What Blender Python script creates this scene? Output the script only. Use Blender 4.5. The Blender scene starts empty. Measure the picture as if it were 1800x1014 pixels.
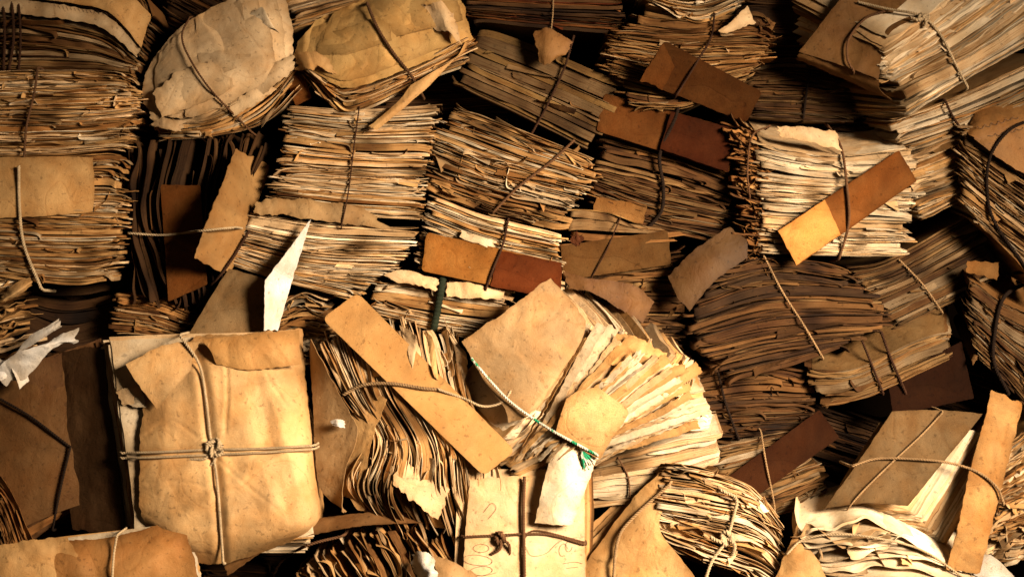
import bpy, math, random
import numpy as np

# ------------------------------------------------------------------ frame
sc = bpy.context.scene
DIST = 2500.0                                   # camera distance in millimetres
PITCH = math.radians(22)
ORG = np.array([0.0, 0.0, 0.95])
AX = np.array([1.0, 0, 0]); UP = np.array([0, math.sin(PITCH), math.cos(PITCH)])
BK = np.array([0, -math.cos(PITCH), math.sin(PITCH)])

def V(x, y, z=0.0):
    """photo position (x, y) and height z (mm) of the pile surface towards the viewer -> world point"""
    x = np.asarray(x, float); y = np.asarray(y, float); z = np.asarray(z, float)
    s = (DIST - z) / DIST
    return ORG + (((x - 900) * s)[..., None] * AX + ((507 - y) * s)[..., None] * UP + z[..., None] * BK) * 0.001

def unV(P):
    d = (P - ORG) * 1000
    z = d @ BK; s = (DIST - z) / DIST
    return np.stack([d @ AX / s + 900, 507 - d @ UP / s, z], -1)

def dirV(dx, dy, dz):
    return (dx * AX - dy * UP + dz * BK) * 0.001

cam_d = bpy.data.cameras.new('camera'); cam = bpy.data.objects.new('camera', cam_d)
sc.collection.objects.link(cam); sc.camera = cam
cam_d.lens = 50; cam_d.sensor_width = 36; cam_d.clip_start = 0.05; cam_d.clip_end = 200
cp = ORG + BK * DIST * 0.001
cam.location = cp; cam.rotation_euler = (math.pi / 2 - PITCH, 0, 0)

w = bpy.data.worlds.new('World'); sc.world = w; w.use_nodes = True
w.node_tree.nodes['Background'].inputs[0].default_value = (1.0, 0.62, 0.32, 1)
w.node_tree.nodes['Background'].inputs[1].default_value = 0.008

def area(name, pos, tgt, size, power, col, spread=180):
    l = bpy.data.lights.new(name, 'AREA'); l.size = size; l.energy = power; l.color = col
    l.spread = math.radians(spread)
    o = bpy.data.objects.new(name, l); sc.collection.objects.link(o)
    from mathutils import Vector
    p = Vector(ORG + dirV(*pos)); t = Vector(ORG + dirV(*tgt))
    o.location = p; o.rotation_euler = (t - p).to_track_quat('-Z', 'Y').to_euler()
    return o
area('window_light', (1800, -620, 1950), (-20, 330, 0), 0.8, 33, (1.0, 0.80, 0.59), 51)
area('room_light', (-700, -900, 2300), (-100, 0, 0), 1.2, 1.3, (1.0, 0.66, 0.38))
sc.view_settings.view_transform = 'Standard'; sc.view_settings.look = 'None'
sc.view_settings.gamma = 1; sc.view_settings.exposure = 0; sc.view_settings.use_curve_mapping = False
sc.render.engine = 'CYCLES'
sc.cycles.max_bounces = 4; sc.cycles.diffuse_bounces = 2; sc.cycles.glossy_bounces = 1
sc.cycles.use_denoising = True

rng = np.random.default_rng(7)

# ------------------------------------------------------------------ materials
def newmat(name):
    m = bpy.data.materials.new(name); m.use_nodes = True
    nt = m.node_tree; b = nt.nodes['Principled BSDF']
    return m, nt, b
def nd(nt, t, **k):
    n = nt.nodes.new(t)
    for a, v in k.items(): setattr(n, a, v)
    return n
def mathn(nt, op, a, b=None, c=None):
    n = nd(nt, 'ShaderNodeMath', operation=op)
    for i, v in enumerate((a, b, c)):
        if v is None: continue
        if isinstance(v, (int, float)): n.inputs[i].default_value = v
        else: nt.links.new(v, n.inputs[i])
    return n.outputs[0]
def noise(nt, vec, scale, detail=4, rough=0.55, dist=0.0):
    n = nd(nt, 'ShaderNodeTexNoise'); n.inputs['Scale'].default_value = scale
    n.inputs['Detail'].default_value = detail; n.inputs['Roughness'].default_value = rough
    n.inputs['Distortion'].default_value = dist
    nt.links.new(vec, n.inputs['Vector']); return n.outputs[0]
def ramp(nt, fac, stops):
    r = nd(nt, 'ShaderNodeValToRGB'); el = r.color_ramp.elements
    while len(el) < len(stops): el.new(0.5)
    for e, (p, c) in zip(el, stops):
        e.position = p; e.color = (c, c, c, 1) if isinstance(c, (int, float)) else (*c, 1)
    nt.links.new(fac, r.inputs[0]); return r.outputs[0]
def mul(nt, a, b, mode='MULTIPLY', fac=1.0):
    n = nd(nt, 'ShaderNodeMix', data_type='RGBA', blend_type=mode)
    n.inputs[0].default_value = fac if isinstance(fac, float) else 1.0
    if not isinstance(fac, float): nt.links.new(fac, n.inputs[0])
    for i, v in ((6, a), (7, b)):
        if isinstance(v, tuple): n.inputs[i].default_value = (*v, 1)
        else: nt.links.new(v, n.inputs[i])
    return n.outputs[2]

def paper_mat(name, stain=0.5, edge=False, rough=0.75, grain=0.25, crease=0.0, ribs=False, spec=0.15):
    m, nt, b = newmat(name)
    at = nd(nt, 'ShaderNodeAttribute', attribute_name='tone').outputs['Color']
    oi = nd(nt, 'ShaderNodeObjectInfo').outputs['Random']
    tc = nd(nt, 'ShaderNodeTexCoord'); pos = tc.outputs['Object']
    uv = tc.outputs['UV']
    # blotches, foxing and water marks with shapes of their own
    blot = ramp(nt, noise(nt, pos, 9, 5, 0.6, 0.6), [(0.32, 1 - stain), (0.62, 1.0)])
    warm = ramp(nt, noise(nt, pos, 17, 3, 0.6), [(0.35, (0.84, 0.66, 0.45)), (0.6, (1, 1, 1))])
    spots = ramp(nt, noise(nt, pos, 130, 2, 0.5), [(0.30, 0.45), (0.37, 1.0)])
    col = mul(nt, at, blot); col = mul(nt, col, warm, fac=min(1.0, stain * 1.5)); col = mul(nt, col, spots, fac=0.6)
    fine = noise(nt, pos, 900, 3, 0.7)
    col = mul(nt, col, ramp(nt, fine, [(0.3, 1 - grain), (0.7, 1.0)]))
    h = fine; dist = 0.0006; st = 0.35
    if edge:
        mp = nd(nt, 'ShaderNodeMapping'); mp.inputs['Scale'].default_value = (18, 700, 1)
        nt.links.new(uv, mp.inputs['Vector'])
        ln = noise(nt, mp.outputs[0], 1.0, 3, 0.6)
        mp2 = nd(nt, 'ShaderNodeMapping'); mp2.inputs['Scale'].default_value = (10, 260, 1)
        nt.links.new(uv, mp2.inputs['Vector'])
        ln2 = noise(nt, mp2.outputs[0], 1.0, 3, 0.6)
        col = mul(nt, col, ramp(nt, ln, [(0.30, (0.45, 0.3, 0.16)), (0.46, (1, 1, 1))]))
        col = mul(nt, col, ramp(nt, ln2, [(0.30, (0.55, 0.4, 0.25)), (0.48, (1, 1, 1))]))
        h = mathn(nt, 'ADD', ln, mathn(nt, 'MULTIPLY', ln2, 0.8)); dist = 0.002; st = 0.8
    else:
        big = noise(nt, pos, 38, 5, 0.62, 0.4)
        h = mathn(nt, 'ADD', mathn(nt, 'MULTIPLY', big, 5.0), fine); dist = 0.0011; st = 0.5
        if crease:
            n1 = noise(nt, pos, 7, 2, 0.4, 0.3)
            cr = mathn(nt, 'ABSOLUTE', mathn(nt, 'SUBTRACT', n1, 0.5))
            crl = ramp(nt, cr, [(0.0, 0.0), (0.012, 1.0)])
            h = mathn(nt, 'ADD', h, mathn(nt, 'MULTIPLY', crl, crease))
            col = mul(nt, col, ramp(nt, cr, [(0.0, (0.72, 0.6, 0.48)), (0.008, (1, 1, 1))]), fac=0.35)
        if ribs:
            mp = nd(nt, 'ShaderNodeMapping'); mp.inputs['Scale'].default_value = (0.1, 460, 1)
            nt.links.new(uv, mp.inputs['Vector'])
            wv = nd(nt, 'ShaderNodeTexWave', bands_direction='Y'); wv.inputs['Scale'].default_value = 1.0
            wv.inputs['Distortion'].default_value = 0.6
            nt.links.new(mp.outputs[0], wv.inputs['Vector'])
            h = mathn(nt, 'ADD', h, mathn(nt, 'MULTIPLY', wv.outputs[1], 0.6))
    nt.links.new(col, b.inputs['Base Color'])
    bp = nd(nt, 'ShaderNodeBump'); bp.inputs['Strength'].default_value = st; bp.inputs['Distance'].default_value = dist
    nt.links.new(h, bp.inputs['Height']); nt.links.new(bp.outputs[0], b.inputs['Normal'])
    b.inputs['Roughness'].default_value = rough; b.inputs['Specular IOR Level'].default_value = spec
    return m
M_SHEET = paper_mat('old_paper', 0.38)
M_EDGE = paper_mat('page_edges', 0.35, edge=True, rough=0.85)
M_COVER = paper_mat('cover_paper', 0.42, crease=0.35, rough=0.62)
M_CARD = paper_mat('card', 0.45, grain=0.45, crease=0.8, spec=0.04, rough=0.8)
M_RIB = paper_mat('ribbed_card', 0.3, grain=0.2, rough=0.75, ribs=True)
M_WORN = paper_mat('worn_card', 0.6, grain=0.45, crease=1.0, rough=0.85)

def cord_mat(name, col, band=None):
    m, nt, b = newmat(name)
    tc = nd(nt, 'ShaderNodeTexCoord'); pos = tc.outputs['Object']
    n1 = noise(nt, pos, 420, 3, 0.7); n2 = noise(nt, pos, 30, 3, 0.6)
    c = mul(nt, tuple(col), ramp(nt, n1, [(0.3, 0.5), (0.65, 1.0)])); c = mul(nt, c, ramp(nt, n2, [(0.3, 0.65), (0.6, 1.0)]))
    if band:
        n3 = noise(nt, pos, 48, 2, 0.5)
        c = mul(nt, c, tuple(band), mode='MIX', fac=ramp(nt, n3, [(0.56, 0.0), (0.59, 1.0)]))
    nt.links.new(c, b.inputs['Base Color']); b.inputs['Roughness'].default_value = 0.9; b.inputs['Specular IOR Level'].default_value = 0.08
    bp = nd(nt, 'ShaderNodeBump'); bp.inputs['Strength'].default_value = 0.7; bp.inputs['Distance'].default_value = 0.001
    nt.links.new(n1, bp.inputs['Height']); nt.links.new(bp.outputs[0], b.inputs['Normal'])
    return m
CM = {'brown': cord_mat('brown_cord', (0.13, 0.062, 0.028)), 'black': cord_mat('black_cord', (0.018, 0.010, 0.006)),
      'dark': cord_mat('dark_cord', (0.05, 0.022, 0.011)),
      'hemp': cord_mat('hemp_twine', (0.52, 0.38, 0.22)), 'tan': cord_mat('tan_cord', (0.34, 0.21, 0.10)),
      'green': cord_mat('white_green_cord', (0.72, 0.68, 0.55), (0.02, 0.22, 0.10)),
      'olive': cord_mat('dark_green_ribbon', (0.02, 0.026, 0.014))}
def ink_mat():
    m, nt, b = newmat('ink'); b.inputs['Base Color'].default_value = (0.10, 0.055, 0.03, 1); b.inputs['Roughness'].default_value = 0.7
    return m
M_INK = ink_mat()
def wall_mat():
    m, nt, b = newmat('dark_wall'); tc = nd(nt, 'ShaderNodeTexCoord')
    n = noise(nt, tc.outputs['Object'], 6, 5)
    nt.links.new(ramp(nt, n, [(0.3, (0.002, 0.0012, 0.0008)), (0.7, (0.006, 0.0035, 0.002))]), b.inputs['Base Color'])
    b.inputs['Roughness'].default_value = 0.95; b.inputs['Specular IOR Level'].default_value = 0.0
    return m
M_WALL = wall_mat()

# ------------------------------------------------------------------ colours (linear base colours)
C = dict(cream=(0.78, 0.55, 0.31), pale=(0.84, 0.69, 0.48), tan=(0.60, 0.35, 0.135), manila=(0.66, 0.41, 0.18),
         ochre=(0.56, 0.34, 0.12), brown=(0.32, 0.145, 0.043), dark=(0.115, 0.054, 0.019), umber=(0.19, 0.092, 0.031),
         kraft=(0.43, 0.21, 0.066), grey=(0.43, 0.27, 0.125), orange=(0.60, 0.25, 0.055), red=(0.36, 0.085, 0.02),
         rust=(0.36, 0.13, 0.03), deepred=(0.048, 0.015, 0.004), white=(0.78, 0.74, 0.68), amber=(0.70, 0.38, 0.13),
         black=(0.035, 0.02, 0.012))
PAL = dict(
    light=[('cream', 5), ('pale', 4), ('tan', 2), ('kraft', .6)],
    bright=[('pale', 6), ('cream', 3), ('manila', .7)],
    mid=[('cream', 2.5), ('tan', 4), ('kraft', 2), ('pale', .8)],
    old=[('tan', 3), ('kraft', 3), ('brown', 3), ('cream', 1)],
    dark=[('brown', 3), ('umber', 3), ('kraft', 2), ('tan', .6)],
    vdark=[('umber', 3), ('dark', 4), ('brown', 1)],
    reddish=[('umber', 2), ('dark', 2), ('red', 1.2), ('rust', .8)],
    folder=[('kraft', 3), ('grey', 3), ('ochre', 2)])

# ------------------------------------------------------------------ object helpers
def link_mesh(name, verts, faces, mats, parent, mat_idx=None, tone=None, uv=None, smooth=True, origin=None, grid=None):
    """verts (N,3) world, faces (F,4) int"""
    org = np.array(parent.location) if parent is not None else (origin if origin is not None else verts.mean(0))
    me = bpy.data.meshes.new(name)
    nv, nf = len(verts), len(faces); k = faces.shape[1]
    me.vertices.add(nv); me.vertices.foreach_set('co', (verts - org).astype(np.float32).ravel())
    me.loops.add(nf * k); me.loops.foreach_set('vertex_index', faces.astype(np.int32).ravel())
    me.polygons.add(nf); me.polygons.foreach_set('loop_start', (np.arange(nf) * k).astype(np.int32))
    for m in mats: me.materials.append(m)
    if mat_idx is not None: me.polygons.foreach_set('material_index', mat_idx.astype(np.int32))
    me.polygons.foreach_set('use_smooth', np.full(nf, smooth))
    if tone is not None:
        a = me.color_attributes.new('tone', 'FLOAT_COLOR', 'POINT')
        t4 = np.ones((nv, 4), np.float32); t4[:, :3] = tone; a.data.foreach_set('color', t4.ravel())
    if uv is not None:
        l = me.uv_layers.new(name='UVMap'); l.data.foreach_set('uv', uv.astype(np.float32).ravel())
    me.update(calc_edges=True)
    if grid:                                    # crisp arris between each sheet's face and its edge
        nu, nw = grid; loc = np.arange(nv) % (2 * nu * nw); lay = loc // (nu * nw); ij = loc % (nu * nw); i, j = ij // nw, ij % nw
        isb = (i == 0) | (i == nu - 1) | (j == 0) | (j == nw - 1)
        ne = len(me.edges); ev = np.empty(ne * 2, np.int32); me.edges.foreach_get('vertices', ev); ev = ev.reshape(-1, 2)
        sh = isb[ev[:, 0]] & isb[ev[:, 1]] & (lay[ev[:, 0]] == lay[ev[:, 1]])
        at = me.attributes.new('sharp_edge', 'BOOLEAN', 'EDGE'); at.data.foreach_set('value', sh)
    me.validate()
    o = bpy.data.objects.new(name, me); sc.collection.objects.link(o)
    if parent is not None: o.parent = parent
    else: o.location = org
    return o

def empty(name, loc):
    e = bpy.data.objects.new(name, None); e.empty_display_size = 0.02; sc.collection.objects.link(e); e.location = loc
    return e
def tag(o, label, cat, group=None, kind=None):
    if label: o['label'] = label
    if cat: o['category'] = cat
    if group: o['group'] = group
    if kind: o['kind'] = kind
    return o

def catmull(P, m):
    """smooth resample of polyline P (k,d) at m even parameters"""
    P = np.asarray(P, float)
    if len(P) == 2:
        s = np.linspace(0, 1, m)[:, None]; return P[0] * (1 - s) + P[1] * s
    d = np.r_[0, np.cumsum(np.linalg.norm(np.diff(P, axis=0), axis=1) + 1e-9)]; d /= d[-1]
    Q = np.vstack([2 * P[0] - P[1], P, 2 * P[-1] - P[-2]])
    s = np.linspace(0, 1, m); i = np.clip(np.searchsorted(d, s, side='right') - 1, 0, len(P) - 2)
    f = ((s - d[i]) / (d[i + 1] - d[i]))[:, None]
    p0, p1, p2, p3 = Q[i], Q[i + 1], Q[i + 2], Q[i + 3]
    return 0.5 * (2 * p1 + (p2 - p0) * f + (2 * p0 - 5 * p1 + 4 * p2 - p3) * f ** 2 + (3 * p1 - p0 - 3 * p2 + p3) * f ** 3)

def slope(y): return (np.asarray(y, float) - 507) * 0.22    # the heap comes forward towards its foot
def P3(p, z): return (p[0], p[1], z + slope(p[1]) + (p[2] if len(p) > 2 else 0))

def band(n, nu, u, lo, hi, amp, decay=0.7):
    """n smooth random curves sampled at u (n,nu), frequencies lo..hi half-waves"""
    out = np.zeros(u.shape)
    for k in np.linspace(lo, hi, 7):
        out += rng.normal(size=(n, 1)) * np.sin(math.pi * k * u + rng.uniform(0, 6.28, (n, 1))) / (k / lo) ** decay
    return out * amp * 0.6
class Noise2:
    def __init__(s, k=10, lo=1., hi=6.):
        f = rng.uniform(lo, hi, k); a = rng.uniform(0, 6.28, k)
        s.kx, s.ky, s.ph, s.am = f * np.cos(a), f * np.sin(a), rng.uniform(0, 6.28, k), 1 / f ** 0.8
        s.am /= s.am.sum() * 0.5
    def __call__(s, x, y):
        r = 0
        for a, b, c, d in zip(s.kx, s.ky, s.ph, s.am): r = r + d * np.sin(a * x + b * y + c)
        return r

def slab_faces(nu, nw):
    a = np.arange(nu * nw).reshape(nu, nw)
    q = lambda g: np.stack([g[:-1, :-1], g[1:, :-1], g[1:, 1:], g[:-1, 1:]], -1).reshape(-1, 4)
    top = q(a); off = nu * nw; bot = q(a)[:, ::-1] + off
    def rim(line): return np.stack([line[:-1], line[:-1] + off, line[1:] + off, line[1:]], -1)
    rims = np.vstack([rim(a[:, 0]), rim(a[-1, :]), rim(a[::-1, -1]), rim(a[0, ::-1])])
    return np.vstack([top, bot, rims]), len(top) * 2, len(rims)

class Stack:
    def __init__(s, keys, B, z, mid=None):
        s.tab = []
        for k in keys:
            pts = catmull([P3(p, z) for p in k], 160); s.tab.append(V(pts[:, 0], pts[:, 1], pts[:, 2]))
        s.tab = np.array(s.tab)                                  # (nk,160,3)
        Bs = B if isinstance(B[0], (tuple, list)) else [B] * len(keys)
        s.B = np.array([dirV(*b) for b in Bs])
        kk = s.tab.mean(1); dd = np.r_[0, np.cumsum(np.linalg.norm(np.diff(kk, axis=0), axis=1))]
        s.T = dd[-1]; s.kt = dd / dd[-1]
        s.W = np.mean([np.linalg.norm(np.diff(t, axis=0), axis=1).sum() for t in s.tab])
        s.D = np.linalg.norm(s.B.mean(0))
        s.A = s.tab.mean(0)[-1] - s.tab.mean(0)[0]; s.A /= np.linalg.norm(s.A)
        s.S = s.tab[-1] - s.tab[0]; s.S = s.S / np.linalg.norm(s.S, axis=1)[:, None]   # (160,3)
    def F(s, t, u):
        """t (n,1), u (n,nu) -> (n,nu,3) front curve, (n,1,3) back vector"""
        t = np.clip(t, 0, 1); i = np.clip(np.searchsorted(s.kt, t, side='right') - 1, 0, len(s.kt) - 2)
        f = (t - s.kt[i]) / (s.kt[i + 1] - s.kt[i])
        x = np.clip(u, 0, 1) * 159; j = np.clip(x.astype(int), 0, 158); g = (x - j)[..., None]
        a = s.tab[i, j] * (1 - g) + s.tab[i, j + 1] * g; b = s.tab[i + 1, j] * (1 - g) + s.tab[i + 1, j + 1] * g
        f3 = f[..., None]
        Bv = s.B[i] * (1 - f3) + s.B[i + 1] * f3
        S = s.S[j] * (1 - g) + s.S[j + 1] * g
        return a * (1 - f3) + b * f3, Bv, S

def build_sheets(name, st, parent, t, u0, u1, th, cols, rag=5, tear=1.5, curl=3, endrag=6, endcurl=5, wav=2, prot=None,
                 nu=30, rows=None, mats=None, wrinkle=0, pillow=0, shift=0.0, age=0.15, skew=0.02, lift=None, pinch=(), wavn=None, tiltv=0.0, grime=0.0):
    """all lengths in mm; every sheet is a thin closed slab"""
    n = len(t); mm = 0.001
    rows = np.array(rows if rows is not None else [0, 3, 6.5, 10, 24, 60, st.D / mm]) * mm; rows = np.minimum(rows, st.D); nw = len(rows)
    s = np.linspace(0, 1, nu); e = np.minimum(1, 3 * mm * 2 / max(st.W, 1e-3))
    u = u0[:, None] + (u1 - u0)[:, None] * s[None]
    F, Bv, S = st.F(t[:, None], u)
    Bn = Bv / np.linalg.norm(Bv, axis=-1, keepdims=True)
    wl = rows[None, None, :]                                                    # (1,1,nw)
    dist_front = np.broadcast_to(wl, (n, nu, nw))
    # in-plane outline
    base = rng.normal(0, rag, (n, 1)) if prot is None else prot[:, None]
    fr = base + band(n, nu, u, 1, 5, rag * 0.35) + band(n, nu, u, 7, max(9, nu / 3.2), tear * .7, 0.3)
    notch = np.maximum(0, band(n, nu, u, 2, 9, 1.0) - 1.25) * tear * 5
    fr = fr - notch
    fr = fr * mm
    rr = rows[None, :] / st.D
    wfreq = max(1, st.D / 0.03)
    el = (rng.normal(0, endrag, (n, 1)) + band(n, nw, np.repeat(rr, n, 0), 2, min(12, 2 + wfreq), endrag * 0.25) + rng.normal(0, tear * .5, (n, nw))) * mm
    er = (rng.normal(0, endrag, (n, 1)) + band(n, nw, np.repeat(rr, n, 0), 2, min(12, 2 + wfreq), endrag * 0.25) + rng.normal(0, tear * .5, (n, nw))) * mm
    rot = rng.normal(0, skew, (n, 1, 1))
    un = (u - 0.5)[:, :, None] * st.W
    inw = wl + (-fr[:, :, None]) * (1 - np.minimum(1, wl / st.D * 1.0)) + rot * un          # distance along back vector
    inu = (el[:, None, :] * (1 - s[None, :, None]) + er[:, None, :] * s[None, :, None]) - rot * (wl - st.D / 2)
    # out-of-plane
    wv = wavn or Noise2(8, 1.5, 6)
    off = wv(u * 6.28 * 0.5 * max(1, st.W / 0.25), t[:, None] * 2.2) * wav
    off = np.repeat(off[:, :, None], nw, 2) * np.exp(-wl / 0.15)
    if curl: off = off + (band(n, nu, u, 1, 9, curl) * rng.gamma(0.8, 1.3, (n, 1)))[:, :, None] * np.exp(-(wl / 0.013) ** 1.2)
    if endcurl:
        dl = (s[None, :, None]) * st.W / mm; dr = (1 - s[None, :, None]) * st.W / mm
        off = off + rng.normal(0, endcurl, (n, 1, 1)) * rng.gamma(1, 1, (n, 1, 1)) * np.exp(-dl / 14) + rng.normal(0, endcurl, (n, 1, 1)) * rng.gamma(1, 1, (n, 1, 1)) * np.exp(-dr / 14)
    if lift is not None:
        has = (lift != 0)[:, None, None]
        off = off + (lift[:, None, None] * (0.5 + rng.uniform(-.6, .6, (n, 1, 1)) * (2 * s[None, :, None] - 1))) * np.clip(1 - wl / 0.0095, 0, 1)
        off = off + has * rng.normal(0, 4, (n, 1, 1)) * (s[None, :, None] - .5)
    off = off + tiltv * rng.normal(0, 1, (n, 1, 1)) * (u[:, :, None] - .5)
    if wrinkle:
        N = Noise2(22, 6, 42); N2 = Noise2(12, 3, 14)
        X = un / 0.25; Y = np.broadcast_to(wl / 0.25, un.shape[:2] + (nw,))
        off = off + wrinkle * (0.6 * N2(X * 1.4, Y) + 0.5 * (1 - 2 * np.abs(N(X, Y))))
    sgn = 1 - 2 * t[:, None, None]
    if pillow: off = off - pillow * np.sin(math.pi * np.clip(u, 0, 1))[:, :, None] ** 0.7 * np.sin(math.pi * np.clip(wl / st.D * .92 + .04, 0, 1)) ** 0.7 * sgn
    for (pu, pd, pw) in pinch:
        off = off + pd * sgn * np.exp(-((u - pu) * st.W / mm / pw) ** 2)[:, :, None]
    off = (off + shift) * mm
    P = F[:, :, None, :] + Bn[:, :, None, :] * inw[..., None] + st.A * inu[..., None] + S[:, :, None, :] * off[..., None]
    P2 = P + S[:, :, None, :] * (th[:, None, None, None] * mm)
    allv = np.concatenate([P.reshape(n, -1, 3), P2.reshape(n, -1, 3)], 1)
    f0, nflat, nrim = slab_faces(nu, nw)
    per = 2 * nu * nw
    faces = (f0[None] + (np.arange(n) * per)[:, None, None]).reshape(-1, 4)
    mi = np.tile(np.r_[np.zeros(nflat), np.ones(nrim)], n)
    ag = 1 - age * np.exp(-np.minimum(dist_front, np.minimum(s[None, :, None], 1 - s[None, :, None]) * st.W) / 0.008)
    ag = ag * (1 + 0.10 * rng.normal(size=(n, 1, 1)))
    if grime:
        G1 = Noise2(9, 1.5, 7); gg = G1(u * 6 * max(1, st.W / 0.2) * .5, t[:, None] * 4)
        ag = ag * np.clip(1 - grime * np.maximum(0, gg) * 1.6, 0.25, 1.1)[:, :, None]
    agc = ag[..., None] ** np.array([1.0, 1.15, 1.4])
    tone = (cols[:, None, None, :] * agc).reshape(n, -1, 3); tone = np.concatenate([tone, tone * 0.97], 1).reshape(-1, 3)
    uu = (u[:, :, None] * st.W + 0 * wl); 
    vtop = np.broadcast_to(wl, uu.shape)
    ru = rng.uniform(0, 5, (n, 1))
    uvv = np.stack([uu, vtop], -1).reshape(n, -1, 2)                     # (n,nu*nw,2)
    # loops uv
    fl = f0[:nflat] % (nu * nw); uvf = uvv[:, fl]                       # (n,nflat,4,2)
    fr_ = f0[nflat:]; b = fr_ % (nu * nw); isb = (fr_ >= nu * nw)
    alongd = uvv[:, b].sum(-1)
    uvr = np.stack([alongd + ru[:, :, None], isb[None] * (th[:, None, None] * mm) + ru[:, :, None] * 1.7], -1)
    uv = np.concatenate([uvf, uvr], 1).reshape(-1, 2)
    return link_mesh(name, allv.reshape(-1, 3), faces, mats or [M_SHEET, M_EDGE], parent, mi, tone, uv, grid=(nu, nw))

def pick(pal, n, var=0.18):
    names = [a for a, _ in PAL[pal]]; wts = np.array([b for _, b in PAL[pal]], float); wts /= wts.sum()
    idx = rng.choice(len(names), n, p=wts)
    c = np.array([C[a] for a in names])[idx]
    return c * np.clip(rng.normal(1, var, (n, 1)), 0.4, 1.35) * np.array([1, 1, 1])

def world_verts(objs):
    out = []
    for o in objs:
        n = len(o.data.vertices); a = np.empty(n * 3, np.float32); o.data.vertices.foreach_get('co', a)
        loc = np.array(o.location) if o.parent is None else np.array(o.parent.location)
        if o.parent is not None and o.parent.parent is not None: loc = np.array(o.parent.parent.location)
        out.append(a.reshape(-1, 3) + loc)
    return unV(np.vstack(out))

def surf_z(vv, xy, r=7.0):
    res = np.full(len(xy), np.nan)
    for i, (x, y) in enumerate(xy):
        for rr in (r, r * 2.2):
            m = (np.abs(vv[:, 0] - x) < rr) & (np.abs(vv[:, 1] - y) < rr)
            if m.any(): res[i] = np.quantile(vv[m, 2], 0.93); break
    return res

def tube(path, rad, sides=6):
    """path (m,3) world, rad scalar or (m,) -> verts, faces"""
    m = len(path); T = np.gradient(path, axis=0); T /= np.linalg.norm(T, axis=1)[:, None] + 1e-12
    ref = BK; N = np.cross(T, ref); N /= np.linalg.norm(N, axis=1)[:, None] + 1e-9; Bn = np.cross(T, N)
    a = np.arange(sides) / sides * 2 * math.pi; rad = np.broadcast_to(rad, (m,))
    v = path[:, None] + rad[:, None, None] * (np.cos(a)[None, :, None] * N[:, None] + np.sin(a)[None, :, None] * Bn[:, None])
    i = np.arange(m - 1)[:, None] * sides; j = np.arange(sides)[None]
    f = np.stack([i + j, i + (j + 1) % sides, i + sides + (j + 1) % sides, i + sides + j], -1).reshape(-1, 4)
    return v.reshape(-1, 3), f

def strands(path, r, k=2, pitch=0.009):
    """k strands twisted round the path; r metres overall radius"""
    seg = np.linalg.norm(np.diff(path, axis=0), axis=1); L = np.r_[0, np.cumsum(seg)]
    m = max(8, int(L[-1] / 0.0018)); s = np.linspace(0, L[-1], m)
    p = np.stack([np.interp(s, L, path[:, i]) for i in range(3)], -1)
    T = np.gradient(p, axis=0); T /= np.linalg.norm(T, axis=1)[:, None] + 1e-12
    N = np.cross(T, BK); N /= np.linalg.norm(N, axis=1)[:, None] + 1e-9; Bn = np.cross(T, N)
    vs, fs, o = [], [], 0
    if k == 1:
        return tube(p, r * (1 + 0.12 * np.sin(s * 900)), 7)
    for i in range(k):
        ph = s / pitch * 2 * math.pi + i * 2 * math.pi / k
        q = p + (r * 0.5) * (np.cos(ph)[:, None] * N + np.sin(ph)[:, None] * Bn)
        v, f = tube(q, r * 0.58, 5); vs.append(v); fs.append(f + o); o += len(v)
    return np.vstack(vs), np.vstack(fs)

def cord(name, parent, pts, targets, r=2.6, mat='brown', ends=(1, 1), lift=0.4, taut=2, k=2, sag=None):
    px = catmull([(p[0], p[1]) for p in pts], max(12, int(sum(math.dist(a[:2], b[:2]) for a, b in zip(pts, pts[1:])) / 6)))
    vv = world_verts(targets); z = surf_z(vv, px)
    ok = ~np.isnan(z)
    if not ok.any(): z[:] = slope(px[:, 1]); ok[:] = True
    z = np.interp(np.arange(len(z)), np.where(ok)[0], z[ok])
    for _ in range(taut): z = np.maximum(z, np.maximum(np.r_[z[0], z[:-1]], np.r_[z[1:], z[-1]]))
    for _ in range(5): z = (np.r_[z[0], z[:-1]] + 2 * z + np.r_[z[1:], z[-1]]) / 4
    r *= 0.74; zx = z + r * 0.6 + lift
    P = V(px[:, 0], px[:, 1], zx)
    if ends[0]:
        d = P[0] - P[3]; d /= np.linalg.norm(d)
        P = np.vstack([P[0] + d * 0.006 - BK * 0.07, P[0] + d * 0.005 - BK * 0.03, P[0] + d * 0.004 - BK * 0.008, P])
    if ends[1]:
        d = P[-1] - P[-4]; d /= np.linalg.norm(d)
        P = np.vstack([P, P[-1] + d * 0.004 - BK * 0.008, P[-1] + d * 0.005 - BK * 0.03, P[-1] + d * 0.006 - BK * 0.07])
    P = catmull(P, len(P) * 3)
    v, f = strands(P, r * 0.001, k)
    return link_mesh(name, v, f, [CM[mat]], parent)

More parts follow.
